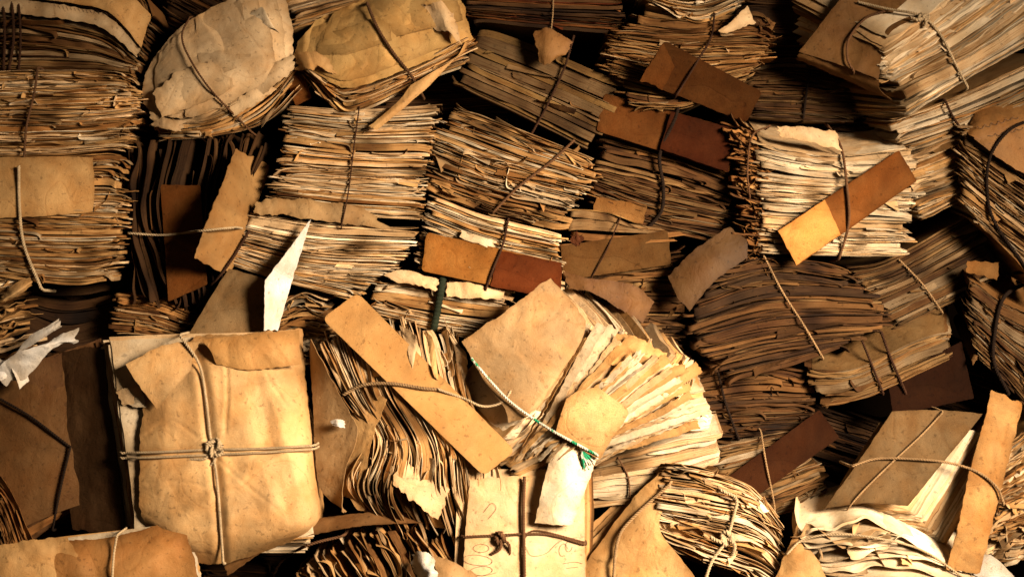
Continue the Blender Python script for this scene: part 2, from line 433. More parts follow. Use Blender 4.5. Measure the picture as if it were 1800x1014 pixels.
def knot(parent_obj, root, x, y, z, r=2.6, size=9, mat='brown', loops=4, tails=2):
    vs, fs, o = [], [], 0; c = V(x, y, z)
    for i in range(loops):
        a = rng.uniform(0, 3.14); e1 = dirV(math.cos(a), math.sin(a), rng.uniform(-.3, .3)); e2 = dirV(-math.sin(a), math.cos(a), rng.uniform(-.6, .6))
        th = np.linspace(0, 2 * math.pi, 26); s1, s2 = size * rng.uniform(.7, 1.1), size * rng.uniform(.35, .7)
        p = c + dirV(*rng.normal(0, size * .2, 3)) + np.cos(th)[:, None] * e1 * s1 + np.sin(th)[:, None] * e2 * s2 + (0.3 * np.sin(2 * th))[:, None] * dirV(0, 0, size)
        v, f = strands(p, r * 0.001); vs.append(v); fs.append(f + o); o += len(v)
    for i in range(tails):
        a = rng.uniform(0.1, 1.6) if i % 2 else rng.uniform(1.6, 3.0); L = size * rng.uniform(2.2, 3.6)
        p = catmull([c, c + dirV(math.cos(a) * L * .5, math.sin(a) * L * .5, 5), c + dirV(math.cos(a + .5) * L, math.sin(a + .5) * L, -1)], 16)
        v, f = strands(p, r * 0.0009); vs.append(v); fs.append(f + o); o += len(v)
    v = np.vstack(vs); f = np.vstack(fs)
    org = np.array(root.location)
    ob = link_mesh('knot', v - org, f, [CM[mat]], None, origin=np.zeros(3)); ob.location = (0, 0, 0); ob.parent = parent_obj
    return ob

def patch(name, parent, rows, z=0, col=(0.5, 0.4, 0.2), mat=None, th=0.8, nu=60, nv=24, wrinkle=0.8, jag=0.8, targets=None, age=0.25, agew=7, label=None, edge=None, wf=1.0, lift=1.0, tone_var=0.0, flat=False, dents=(), folds=None, sub=None):
    """free sheet through rows of (x, y[, dz]) points; with targets it lies on them"""
    R = []
    for r in rows: R.append(catmull([P3(p, z) for p in r], nu))
    R = np.array(R)
    if flat and len(rows) == 2:
        G = np.stack([R[0] * (1 - b) + R[1] * b for b in np.linspace(0, 1, nv)], 1)
    else:
        G = np.stack([catmull(R[:, i], nv) for i in range(nu)], 0)          # (nu,nv,3) in px space
    if sub:      # a torn layer covering only part of the sheet described by the rows
        a0, a1, b0, b1 = sub; iu = np.linspace(a0, a1, nu) * (nu - 1); iv = np.linspace(b0, b1, nv) * (nv - 1)
        G = np.stack([[np.interp(iv, np.arange(nv), G[i, :, k]) for i in range(nu)] for k in range(3)], -1)
        G = np.stack([np.stack([np.interp(iu, np.arange(nu), G[:, j, k]) for j in range(nv)], 1) for k in range(3)], -1)
        R = np.array([G[:, 0], G[:, -1]])
    s = np.linspace(0, 1, nu)[:, None]; q = np.linspace(0, 1, nv)[None]
    # ragged outline
    L1 = np.linalg.norm(R[0, -1, :2] - R[0, 0, :2]) + 1; L2 = np.linalg.norm(G[0, -1, :2] - G[0, 0, :2]) + 1
    du = (G[-1, :, :2] - G[0, :, :2]); du /= np.linalg.norm(du, axis=1)[:, None] + 1e-6
    dv = (G[:, -1, :2] - G[:, 0, :2]); dv /= np.linalg.norm(dv, axis=1)[:, None] + 1e-6
    def jg(m, k): 
        x = np.linspace(0, 1, m)[None]; return (band(1, m, x, 3, max(5, k), jag, .5) + rng.normal(0, jag * .25, (1, m)))[0]
    for side in (0, 1):
        wu = np.exp(-(s if side == 0 else 1 - s) * L1 / 12); G[..., :2] += wu[..., None] * du[None] * jg(nv, L2 / 8)[None, :, None]
        wv = np.exp(-(q if side == 0 else 1 - q) * L2 / 12); G[..., :2] += wv[..., None] * dv[:, None] * jg(nu, L1 / 8)[:, None, None]
    if targets:
        vv = world_verts(targets); g = G.reshape(-1, 3)
        sel = rng.choice(len(g), min(len(g), 90), replace=False); zz = surf_z(vv, g[sel, :2]); ok = ~np.isnan(zz)
        A = np.c_[g[sel, :2] - g[:, :2].mean(0), np.ones(len(sel))][ok]
        co, *_ = np.linalg.lstsq(A, zz[ok], rcond=None); res = zz[ok] - A @ co
        extra = G[..., 2] - (z + slope(G[..., 1]))
        G[..., 2] = (np.c_[g[:, :2] - g[:, :2].mean(0), np.ones(len(g))] @ co).reshape(nu, nv) + np.quantile(res, 0.9) + lift + extra
    if wrinkle:
        N = Noise2(18, 4, 26); N2 = Noise2(10, 2, 9); X = G[..., 0] / 150 * wf; Y = G[..., 1] / 150 * wf
        G[..., 2] += wrinkle * (N2(X, Y) * 1.2 + 0.6 * (1 - 2 * np.abs(N(X, Y))))
    if folds is None: folds = wrinkle
    if folds > 0.9:   # straight pressed creases
        gx, gy = G[..., 0], G[..., 1]; ext = max(np.ptp(gx), np.ptp(gy)); cx, cy = gx.mean(), gy.mean()
        for i in range(int(4 + ext / 30)):
            a = rng.uniform(0, math.pi); px0, py0 = cx + rng.uniform(-.5, .5) * np.ptp(gx), cy + rng.uniform(-.5, .5) * np.ptp(gy)
            d = (gx - px0) * math.cos(a) + (gy - py0) * math.sin(a); l = -(gx - px0) * math.sin(a) + (gy - py0) * math.cos(a)
            wd = rng.uniform(7, 38); m = np.exp(-(l / (ext * rng.uniform(.12, .45))) ** 4)
            G[..., 2] += rng.normal(0, 1) * folds * 0.06 * (np.minimum(np.abs(d), wd) - wd) * m
    for dl, dd, dw in dents:
        pl_ = catmull(dl, 60); dist = np.sqrt(((G[..., None, :2] - pl_) ** 2).sum(-1)).min(-1)
        G[..., 2] -= dd * (np.exp(-(dist / dw) ** 2) - 0.35 * np.exp(-((dist - dw * 1.7) / dw) ** 2))
    P = V(G[..., 0], G[..., 1], G[..., 2])
    nrm = np.cross(np.gradient(P, axis=0), np.gradient(P, axis=1)); nrm /= np.linalg.norm(nrm, axis=-1, keepdims=True) + 1e-12
    if nrm.mean((0, 1)) @ BK < 0: nrm = -nrm
    P2 = P - nrm * th * 0.001
    f, nflat, nrim = slab_faces(nu, nv)
    ed = np.minimum(np.minimum(s, 1 - s) * L1, np.minimum(q, 1 - q) * L2)
    ag = (1 - age * np.exp(-ed / agew))[..., None] ** np.array([1, 1.15, 1.4])
    c = np.array(col) * ag; tone = np.vstack([c.reshape(-1, 3)] * 2)
    uvp = np.stack([s * L1 * .001 + 0 * q, q * L2 * .001 + 0 * s], -1).reshape(-1, 2)
    uv = uvp[(f % (nu * nv)).ravel()]
    mi = np.r_[np.zeros(nflat), np.ones(nrim)]
    o = link_mesh(name, np.vstack([P.reshape(-1, 3), P2.reshape(-1, 3)]), f, [mat or M_CARD, M_SHEET], parent, mi, tone, uv, grid=(nu, nv))
    if label: o['label'] = label
    return o

BUNDLE_GROUP = 'tied bundles of old papers in the heap'
def bundle(label, K, B=(0, -12, -260), z=0, pitch=4.0, fill=0.85, pal='mid', rag=4, tear=1.6, curl=2.4, endrag=6, endcurl=5,
           wav=3, tabs=0.3, cover=None, cover2=None, nu=None, pillow=0, age=0.18, name='paper_bundle', cat='paper bundle', group=BUNDLE_GROUP,
           skew=0.012, rows=None, pinch=(), tone=1.0):
    st = Stack(K, B, z); c0 = st.tab.mean((0, 1)) + st.B.mean(0) / 2
    root = empty(name, tuple(c0)); tag(root, label, cat, group)
    if fill > 0.52:
        curl *= 0.3; wav *= 0.16; endcurl *= 0.6; rag *= 0.75
        if pitch < 9: fill = 0.98; pitch *= 0.6
    T = st.T * 1000; n = max(4, int(T / pitch))
    w8 = (rng.gamma(1.3, 1, n) + 0.15) * np.where(rng.random(n) < 0.07, 3.5, 1); edges = np.r_[0, np.cumsum(w8)] / w8.sum(); t = edges[:-1]; th = np.diff(edges) * T * fill * rng.uniform(0.7, 1.08, n)
    th = np.maximum(th, 0.4)
    nu = nu or int(np.clip(st.W * 1000 / 7, 16, 60))
    cols = pick(pal, n) * tone
    u0 = np.zeros(n); u1 = np.ones(n); wavn = Noise2(8, 1.5, 6)
    kw = dict(rag=rag, tear=tear, endrag=endrag, wav=wav, wavn=wavn, skew=skew, age=age, pillow=pillow, rows=rows, pinch=pinch, tiltv=1.6 if fill > .52 else 5, grime=.4)
    m = int(n * tabs * 0.9)
    if m:   # torn leaves, slips and folded corners standing proud of the edge
        tt = rng.uniform(0.02, 0.97, m); ln = rng.uniform(0.03, 0.38, m); a = rng.uniform(0, 1 - ln)
        t = np.r_[t, tt]; th = np.r_[th, rng.uniform(0.3, 0.8, m)]; cols = np.vstack([cols, pick(pal, m, 0.28) * tone * 1.1])
        u0 = np.r_[u0, a]; u1 = np.r_[u1, a + ln]
        prot = np.r_[rng.normal(0, rag, n), rng.uniform(2, 5 + rag * 1.5, m)]
        lift = np.r_[np.zeros(n), rng.normal(6, 7, m)]
        pg = build_sheets('page_block', st, root, t, u0, u1, th, cols, nu=nu, curl=curl, endcurl=endcurl, prot=prot, lift=lift, **kw)
    else:
        pg = build_sheets('page_block', st, root, t, u0, u1, th, cols, nu=nu, curl=curl, endcurl=endcurl, **kw)
    parts = [pg]
    for cv, side in ((cover, 0), (cover2, 1)):
        if not cv: continue
        D = st.D * 1000; rws = np.unique(np.r_[0, 2, 5, np.linspace(9, D, 34)])
        ob = build_sheets('cover', st, root, np.array([float(side)]), np.array([0.]), np.array([1.]), np.array([cv.get('th', 0.9)]),
                          np.array([C[cv['col']]]) * cv.get('k', 1), nu=70, rows=rws, rag=0, prot=np.array([cv.get('ext', 3.)]), tear=cv.get('tear', 1.0), curl=cv.get('curl', 1.0),
                          endrag=cv.get('endrag', 2), endcurl=cv.get('endcurl', 1), wav=wav, wavn=wavn, wrinkle=cv.get('wr', 0.8), pillow=pillow, skew=0.004,
                          mats=[cv.get('mat', M_COVER), M_SHEET], shift=(-1.6 if side == 0 else 1.6), age=cv.get('age', 0.25), pinch=pinch)
        parts.append(ob)
    root['_'] = 0; del root['_']
    return root, parts

def torn_layers(parent, rows, n, z, col, smin=.4, smax=.9, jag=1.3, wr=.25, name='torn_layer'):
    out = []
    for i in range(n):
        w_, h_ = rng.uniform(smin, smax), rng.uniform(smin, smax); a = rng.uniform(0, 1 - w_); b = rng.uniform(0, 1 - h_)
        out.append(patch(name, parent, rows, z=z + 0.8 + i * .55, col=tuple(np.array(C[col]) * rng.uniform(.78, 1.12)), mat=M_COVER, jag=jag * rng.uniform(.5, 1.2), wrinkle=wr, folds=2.2, th=.4, nu=56, nv=40, sub=(a, a + w_, b, b + h_), age=.3))
    return out

def slip(label, quad, targets, col, mat=None, r=2, th=1.4, wrinkle=0.8, jag=0.35, lift=1.5, name='card_strip', cat='card strip', bend=0, age=0.2,
         group='card strips tucked under the cords', zoff=0, k=1.0):
    """quad = four (x, y[, dz]) corners in order round the card"""
    if math.dist(quad[0][:2], quad[1][:2]) < math.dist(quad[1][:2], quad[2][:2]): quad = quad[1:] + quad[:1]
    a, b, c, d = quad
    def L(p, q, f): 
        p = list(p) + [0] * (3 - len(p)); q = list(q) + [0] * (3 - len(q)); return tuple(p[i] * (1 - f) + q[i] * f for i in range(3))
    def mid(p, q):
        m = L(p, q, .5); return (m[0], m[1], m[2] + bend)
    e = 0.02
    rows = []
    SH = math.dist(a[:2], d[:2]); rf = max(r / SH, 1e-3)
    for f in sorted(set(list(np.linspace(0, 1, 7)) + [rf * .15, rf * .5, rf, 1 - rf, 1 - rf * .5, 1 - rf * .15])):
        p, q = L(a, d, f), L(b, c, f)
        ins = (1 - math.sqrt(max(0, 1 - (1 - min(1, min(f, 1 - f) / rf)) ** 2))) * r
        ln = math.dist(p[:2], q[:2]); i = ins / max(ln, 1)
        p2, q2 = L(p, q, i), L(p, q, 1 - i); rows.append([p2, mid(p2, q2), q2])
    o = patch(name, None, rows, z=zoff, col=tuple(np.array(C[col]) * k), mat=mat or M_CARD, th=th, nu=60, nv=34, wrinkle=wrinkle, jag=jag, targets=targets, lift=lift, age=age)
    tag(o, label, cat, group)
    return o
# ------------------------------------------------------------------ the room behind the heap
def box_sheet(name, corners, mat):
    v = np.array([V(*c) for c in corners]); f = np.array([[0, 1, 2, 3]])
    o = link_mesh(name, v, f, [mat], None, smooth=False); return o
back = box_sheet('wall', [(-1400, -1300, -620), (3200, -1300, -620), (3200, 2200, -620), (-1400, 2200, -620)], M_WALL); back['kind'] = 'structure'
gv = np.array([[-4, -3, 0], [4, -3, 0], [4, 5, 0], [-4, 5, 0]], float)
gr = link_mesh('floor', gv, np.array([[0, 1, 2, 3]]), [M_WALL], None, smooth=False); gr['kind'] = 'structure'

def cords(root, parts, lst):
    out = []
    for c in lst:
        kw = dict(c[1]) if len(c) > 1 else {}
        kn = kw.pop('knot', None)
        o = cord('cord', root, c[0], parts, **kw); out.append(o)
        if kn:
            vv = world_verts(parts); z = surf_z(vv, [kn[:2]])[0]
            knot(o, root, kn[0], kn[1], (slope(kn[1]) if np.isnan(z) else z) + 5, r=kw.get('r', 2.6) * 1.0, size=kn[2], mat=kw.get('mat', 'brown'))
    return out

def writing(name, root, parts, lines, r=0.45):
    """pen strokes lying on the paper; lines = list of photo polylines"""
    vv = world_verts(parts); vs, fs, o = [], [], 0
    for ln in lines:
        px = catmull(ln, max(6, len(ln) * 5)); z = surf_z(vv, px, 5); ok = ~np.isnan(z)
        if not ok.any(): continue
        z = np.interp(np.arange(len(z)), np.where(ok)[0], z[ok]) + 0.5
        v, f = tube(V(px[:, 0], px[:, 1], z), r * .001, 4); vs.append(v); fs.append(f + o); o += len(v)
    if vs: link_mesh(name, np.vstack(vs), np.vstack(fs), [M_INK], root)

def scrawl(x0, y0, x1, y1, h=8, n=14):
    """an illegible handwritten line"""
    t = np.linspace(0, 1, n * 3); d = np.array([x1 - x0, y1 - y0]); L = np.linalg.norm(d); d = d / L; nn = np.array([d[1], -d[0]])
    a = t * n * 2 * math.pi / 1.5
    p = np.array([x0, y0]) + (t * L)[:, None] * d + (np.sin(a) * h * .5 * rng.uniform(.3, 1.2, len(t)))[:, None] * nn + (np.cos(a) * h * .25)[:, None] * d
    return [tuple(q) for q in p]

# ------------------------------------------------------------------ row by row, from the top of the heap
r, p = bundle('dark brown bundle in the top left corner with arching upper leaves and three dark cords', 
    [[(-70, -70), (100, -60), (232, -20), (262, 20)], [(-70, -10), (60, -5), (190, 25), (250, 88)], [(-70, 30), (60, 35), (180, 60), (246, 108)], [(-70, 120), (80, 122), (236, 122)]],
    B=(0, 10, -240), z=10, pal='old', pitch=4.4, wav=4, curl=2.5, tabs=.25, tone=0.51)
cords(r, p, [([(4, -30), (8, 60), (6, 122)], dict(mat='dark', r=4)), ([(18, -30), (24, 60), (16, 122)], dict(mat='dark', r=4)), ([(30, -30), (36, 60), (33, 124)], dict(mat='dark', r=3.5))])
p += [patch('top_leaf', r, [[(-60, -60, 6), (100, -40, 12), (210, -20, 16), (266, 26, 4)], [(-60, -16, 10), (96, 2, 16), (190, 22, 20), (248, 84, 6)]], z=16, col=C['tan'], mat=M_COVER, wrinkle=1.3, jag=1, th=.6),
      patch('top_leaf', r, [[(-60, -10, 8), (100, 8, 12), (190, 30, 16), (246, 88, 4)], [(-60, 14, 6), (110, 34, 10), (186, 54, 12), (240, 100, 2)]], z=14, col=tuple(np.array(C['cream']) * .8), mat=M_COVER, wrinkle=1.3, jag=1.6, th=.6)]
writing('printed_line', r, p, [[(x, 8 + (x - 95) * .16), (x + 3, 14 + (x - 95) * .16)] for x in range(95, 215, 7)], .4)

r, p = bundle('tan ragged-leaved bundle with a brown cord, second from the top at the left edge',
    [[(-50, 128), (100, 124), (205, 127), (226, 136)], [(-50, 200), (120, 198), (242, 190)], [(-50, 275), (120, 272), (222, 262)]],
    z=28, pal='mid', tone=1.10, pitch=3.6, rag=4, curl=3, wav=5, tabs=.7, tear=2.4, endrag=8)
cords(r, p, [([(66, 122), (60, 165), (47, 220), (42, 280)], dict(mat='brown', r=3.4, knot=(38, 288, 8)))])

r, p = bundle('bundle with plain manila folder spine over fine page edges and light cord, left edge',
    [[(-50, 276), (100, 275), (196, 270), (214, 280)], [(-50, 380), (100, 382), (218, 385)], [(-50, 440), (120, 447), (206, 440)], [(-50, 480), (120, 502), (192, 496)]],
    z=34, pal='mid', pitch=3.8, rag=2.5, curl=2, wav=4, tabs=.3, tear=2, endrag=9, endcurl=8)
fl = patch('folder_spine', r, [[(-55, 278, 4), (60, 276, 10), (163, 277, 5)], [(-55, 330, 10), (60, 330, 15), (166, 330, 9)], [(-55, 384, 3), (60, 381, 9), (163, 373, 4)]], z=34, col=C['tan'], mat=M_COVER, jag=.7, wrinkle=.8)
p.append(fl)
cords(r, p, [([(33, 292), (34, 360), (42, 430), (72, 506)], dict(mat='hemp', r=4.2, ends=(0, 1)))])

r, p = bundle('cream wrinkled parcel leaning right, thin brown cord across its cover, top left',
    [[(270, 202, -4), (330, 206, 6), (375, 192, 14), (470, 140, 14), (516, 92)], [(276, 224, -8), (340, 226, 2), (400, 212, 8), (480, 160, 6), (516, 116)], [(284, 246, -14), (370, 240, -4), (450, 222, -4), (512, 164)]],
    B=[(-10, -60, -200), (-10, -50, -200), (0, -40, -200)], z=26, pal='mid', pitch=4.2, rag=4, curl=2.4, wav=4, tabs=.8, tear=2.4, tone=.95)
cv = patch('cover', r, [[(268, 104, -22), (318, 48, -14), (384, 8, -10), (440, -16, -10), (500, -6, -18)], [(250, 152, -14), (310, 112, 2), (390, 76, 8), (460, 40, 8), (514, 44, -6)],
    [(256, 186, -6), (320, 164, 18), (390, 140, 26), (466, 98, 22), (514, 80, 0)], [(272, 204, 0), (326, 208, 10), (375, 194, 18), (470, 142, 18), (516, 96, 2)]], z=28, col=C['cream'], mat=M_COVER, nu=90, nv=70, wrinkle=.35, folds=5, jag=1.2, th=.9)
p.append(cv)
ROW4 = [[(268, 104, -22), (318, 48, -14), (384, 8, -10), (440, -16, -10), (500, -6, -18)], [(250, 152, -14), (310, 112, 2), (390, 76, 8), (460, 40, 8), (514, 44, -6)], [(256, 186, -6), (320, 164, 18), (390, 140, 26), (466, 98, 22), (514, 80, 0)], [(272, 204, 0), (326, 208, 10), (375, 194, 18), (470, 142, 18), (516, 96, 2)]]
p += torn_layers(r, ROW4, 5, 29, 'cream')
for q in ([[(262, 196, 8), (300, 210, 14), (326, 212, 10)], [(270, 222, 10), (296, 228, 18), (318, 232, 10)]], [[(400, 184, 16), (440, 160, 20), (470, 144, 14)], [(410, 206, 14), (448, 184, 20), (486, 158, 12)]], [[(440, 150, 20), (470, 120, 24), (516, 96, 10)], [(452, 172, 16), (484, 150, 22), (518, 120, 8)]]):
    patch('hanging_leaf', r, q, z=28, col=tuple(np.array(C['cream']) * rng.uniform(.7, 1)), mat=M_COVER, jag=1.6, wrinkle=1.2, th=.4, nu=40, nv=16)
p.append(patch('torn_leaf', r, [[(268, 164, 2), (315, 126, 4), (372, 106, 3)], [(284, 206, 3), (340, 188, 5), (416, 152, 3)]], col=C['cream'], mat=M_COVER, jag=1.6, wrinkle=1.4, th=.5, targets=[cv], lift=2))
patch('curled_corner', r, [[(440, 28, 10), (462, 14, 26), (476, 50, 16)], [(452, 52, 10), (478, 50, 22), (496, 62, 8)]], z=24, col=C['pale'], mat=M_COVER, jag=2, wrinkle=2, th=.5)
cords(r, p, [([(333, 32), (320, 62), (332, 100), (372, 160), (442, 232)], dict(mat='brown', r=2.8))])

r, p = bundle('short stack of loose leaves rising to the right above the yellowed parcel, top edge',
    [[(488, -10), (560, -40), (700, -60)], [(505, 20), (600, -2), (700, -30)], [(520, 54), (600, 26), (700, -14)]],
    z=8, pal='light', pitch=5, rag=5, curl=3, tabs=.5, endrag=8, endcurl=6)

r, p = bundle('yellowed torn parcel with a long loose strip hanging below, top centre left',
    [[(524, 106), (580, 142, 6), (620, 152, 10), (720, 118, 16), (828, 66)], [(532, 118, -4), (585, 166, 0), (620, 176, 4), (730, 132, 8), (830, 84)], [(548, 136, -10), (596, 196, -6), (640, 194, 0), (740, 146, 0), (806, 124)]],
    B=[(-6, -60, -200), (-6, -50, -200), (0, -40, -200)], z=26, pal='mid', pitch=4.2, rag=6, tear=3, curl=3.2, tabs=1.1, endrag=8)
cv = patch('cover', r, [[(552, 38, -14), (640, -2, -8), (720, -28, -8), (806, -24, -14)], [(520, 84, -8), (600, 66, 10), (700, 36, 14), (816, 16, -4)], [(522, 104, 0), (590, 112, 14), (700, 84, 20), (826, 50, 2)], [(536, 116, 2), (584, 146, 10), (622, 154, 14), (720, 120, 20), (832, 70, 4)]],
    z=28, col=tuple(np.array(C['ochre']) * 1.15), mat=M_COVER, nu=90, nv=60, wrinkle=.35, folds=5, jag=1.4, th=.9)
p.append(cv)
ROW5 = [[(552, 38, -14), (640, -2, -8), (720, -28, -8), (806, -24, -14)], [(520, 84, -8), (600, 66, 10), (700, 36, 14), (816, 16, -4)], [(522, 104, 0), (590, 112, 14), (700, 84, 20), (826, 50, 2)], [(536, 116, 2), (584, 146, 10), (622, 154, 14), (720, 120, 20), (832, 70, 4)]]
p += torn_layers(r, ROW5, 5, 29, 'ochre')
patch('torn_scrap', r, [[(517, 96, 20), (540, 90, 30), (575, 100, 24)], [(524, 128, 16), (545, 120, 28), (590, 128, 22)]], z=22, col=C['tan'], mat=M_COVER, jag=3, wrinkle=3, th=.5)
patch('torn_scrap', r, [[(740, 12, 14), (770, 4, 26), (796, 20, 14)], [(756, 46, 14), (790, 60, 26), (812, 78, 10)]], z=26, col=C['cream'], mat=M_COVER, jag=3.5, wrinkle=3, th=.5)
patch('hanging_strip', r, [[(722, 150, 24), (755, 130, 28), (800, 104, 22)], [(700, 178, 24), (720, 170, 28), (745, 160, 24)], [(650, 222, 24), (655, 226, 26), (664, 228, 22)]], z=24, col=C['tan'], mat=M_COVER, jag=.8, wrinkle=.7, th=.6, nu=24, nv=50)
cords(r, p, [([(646, 8), (664, 50), (692, 94), (722, 132), (738, 160)], dict(mat='brown', r=4.2, ends=(1, 1)))])

r, p = bundle('reddish brown bundle in deep shade with one pale string, top centre',
    [[(812, -40), (1100, -40)], [(820, 0), (1098, 10)], [(826, 36), (950, 50), (1088, 62)]],
    z=-26, pal='reddish', pitch=4.6, rag=3, curl=1.4, tabs=.2, tone=0.52)
cords(r, p, [([(973, -30), (972, 20), (969, 52)], dict(mat='tan', r=2.2))])

r, p = bundle('bundle of thick mottled brown folders sloping down to the right, top centre',
    [[(846, 44), (960, 88), (1094, 146)], [(822, 100), (940, 150), (1064, 205)], [(796, 148), (920, 205), (1030, 262)]],
    B=(10, -20, -260), z=0, pal='folder', pitch=12, fill=.97, rag=3.5, curl=1.2, endrag=5, wav=2, tabs=.7, tear=.9, age=.3, tone=0.48)
patch('loose_flap', r, [[(938, 56, 20), (965, 50, 26), (1006, 74, 20)], [(944, 88, 26), (965, 90, 34), (998, 92, 26)], [(950, 110, 20), (962, 114, 24), (976, 104, 20)]], z=14, col=tuple(np.array(C['kraft']) * .55), mat=M_COVER, jag=1.4, wrinkle=2, th=.6)
cords(r, p, [([(1008, 66), (992, 120), (962, 185), (932, 240)], dict(mat='dark', r=3.2))])

r, p = bundle('topmost fan of crinkled cream leaves above the brown card strip, top centre right',
    [[(1098, -60), (1330, -60)], [(1108, -10), (1220, 24), (1318, -10)], [(1180, 24), (1230, 38), (1284, 22)]],
    z=16, pal='light', pitch=4.6, rag=5, curl=4, tabs=.5, endrag=7)

r, p = bundle('browned ragged bundle with a dark cord behind the topmost rust brown card strip',
    [[(1128, 24), (1230, 32), (1330, 22), (1352, 40)], [(1068, 78), (1200, 92), (1350, 90)], [(1062, 110), (1180, 140), (1322, 118)], [(1120, 190), (1200, 190), (1300, 150)]],
    z=12, pal='old', pitch=3.9, rag=4, curl=3, wav=5, tabs=.5, endrag=9, endcurl=8, tear=2, tone=0.65)
patch('folded_corner', r, [[(1262, 56, 22), (1290, 34, 30), (1314, 10, 20)], [(1278, 60, 24), (1306, 48, 30), (1328, 42, 20)]], z=14, col=C['cream'], mat=M_COVER, jag=1, wrinkle=1.4, th=.6)
PB = p; RB = r
s_brown = slip('rust brown card strip slanting down to the right, topmost card strip of the heap', [(1168, 72), (1340, 162), (1312, 216), (1124, 142)], PB, 'rust', r=8, k=.2, lift=6)
patch('torn_tab', s_brown, [[(1166, 76, 3), (1178, 100, 4), (1186, 118, 3)], [(1124, 142, 3), (1150, 150, 4), (1164, 160, 2)]], col=tuple(np.array(C['rust']) * .4), z=40, targets=[s_brown], mat=M_CARD, jag=.8, wrinkle=.5, nu=24, nv=16)
cords(r, p + [s_brown], [([(1256, 26), (1250, 66), (1226, 108), (1190, 166)], dict(mat='dark', r=3))])

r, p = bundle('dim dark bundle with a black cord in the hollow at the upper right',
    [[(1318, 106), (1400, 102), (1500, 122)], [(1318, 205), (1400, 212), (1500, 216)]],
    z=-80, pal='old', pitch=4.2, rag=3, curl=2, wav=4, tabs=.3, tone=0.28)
cords(r, p, [([(1424, 108), (1418, 160), (1412, 208)], dict(mat='black', r=3.6))])

r, p = bundle('brown-covered bundle with brightly lit pages tied by hemp twine, top right corner',
    [[(1548, 78, 30), (1640, 14, 30), (1740, -60, 20)], [(1556, 118, 20), (1680, 40, 20), (1790, -40, 20)], [(1570, 150, 10), (1700, 90, 10), (1830, 0, 10)], [(1602, 200), (1700, 140), (1850, 56)]],
    B=[(-140, -120, -150), (-120, -80, -170), (-90, -50, -190), (-90, -30, -200)], z=44, pal='bright', pitch=4.2, fill=.72, rag=3, curl=2, endrag=7, tabs=.35, wav=3)
cv = patch('cover', r, [[(1404, 92, -16), (1500, -30, -10), (1540, -70, -10)], [(1470, 112, 2), (1560, 20, 8), (1640, -50, 0)], [(1545, 140, 24), (1562, 60, 36), (1650, 12, 36), (1740, -60, 20)]], z=36, col=tuple(np.array(C['kraft']) * .42), mat=M_COVER, jag=.8, wrinkle=1.0, nv=40)
cv2 = patch('cover', r, [[(1404, 94, -18), (1480, 114, 0), (1545, 142, 20)], [(1402, 100, -26), (1476, 128, -10), (1548, 160, 6)], [(1400, 104, -40), (1474, 136, -30), (1570, 178, -10)]], z=36, col=tuple(np.array(C['kraft']) * .5), mat=M_COVER, jag=.8, wrinkle=1.0, nu=40, nv=12)
p += [cv, cv2]
cords(r, p, [([(1508, 4), (1560, 16), (1618, 28), (1652, 60), (1678, 110), (1700, 152)], dict(mat='hemp', r=3.6, knot=(1622, 32, 7), ends=(0, 1))),
             ([(1560, 18), (1520, 34), (1492, 70), (1490, 105), (1500, 124)], dict(mat='brown', r=3.2))])

r, p = bundle('bundle under the hemp-tied one with a tan cover and fanned pages below, right side',
    [[(1566, 214), (1680, 172), (1840, 96)], [(1574, 240), (1690, 206), (1840, 140)], [(1600, 285), (1690, 245), (1840, 180)], [(1604, 330), (1680, 310), (1840, 250)], [(1616, 390), (1700, 350), (1840, 320)]],
    B=(-20, -36, -220), z=22, pal='light', pitch=4.8, rag=3.5, curl=2.2, tabs=.5, wav=4, endrag=7, cover=dict(col='manila', wr=1.2, ext=3), tone=0.8)
cords(r, p, [([(1662, 178), (1672, 200), (1692, 232)], dict(mat='dark', r=3.4))])

r, p = bundle('bundle at the right edge, handwritten cover bent over its top, under a black cord',
    [[(1692, 226), (1740, 232), (1840, 300)], [(1690, 262), (1760, 320), (1840, 372)], [(1692, 352), (1760, 408), (1840, 470)], [(1720, 395), (1780, 450), (1840, 520)]],
    B=(10, -40, -220), z=46, pal='mid', pitch=5.2, fill=.7, rag=3, curl=1.8, tabs=.25, wav=3, tone=0.52)
fl = patch('cover', r, [[(1700, 226, -10), (1730, 190, -30), (1830, 176, -40)], [(1702, 236, 8), (1748, 214, 8), (1835, 214, 4)], [(1710, 240, 14), (1756, 252, 14), (1840, 280, 10)], [(1712, 244, 14), (1770, 288, 12), (1845, 330, 8)]], z=48, col=tuple(np.array(C['kraft']) * .8), mat=M_COVER, jag=1, wrinkle=1.4, nv=36)
p.append(fl)
cords(r, p, [([(1830, 206), (1778, 226), (1742, 272), (1735, 330), (1748, 390), (1806, 474)], dict(mat='black', r=4.2, ends=(0, 1)))])
writing('handwriting', r, [fl], [scrawl(1716, 226, 1790, 205, 7, 9), scrawl(1735, 240, 1800, 226, 6, 8)], .4)

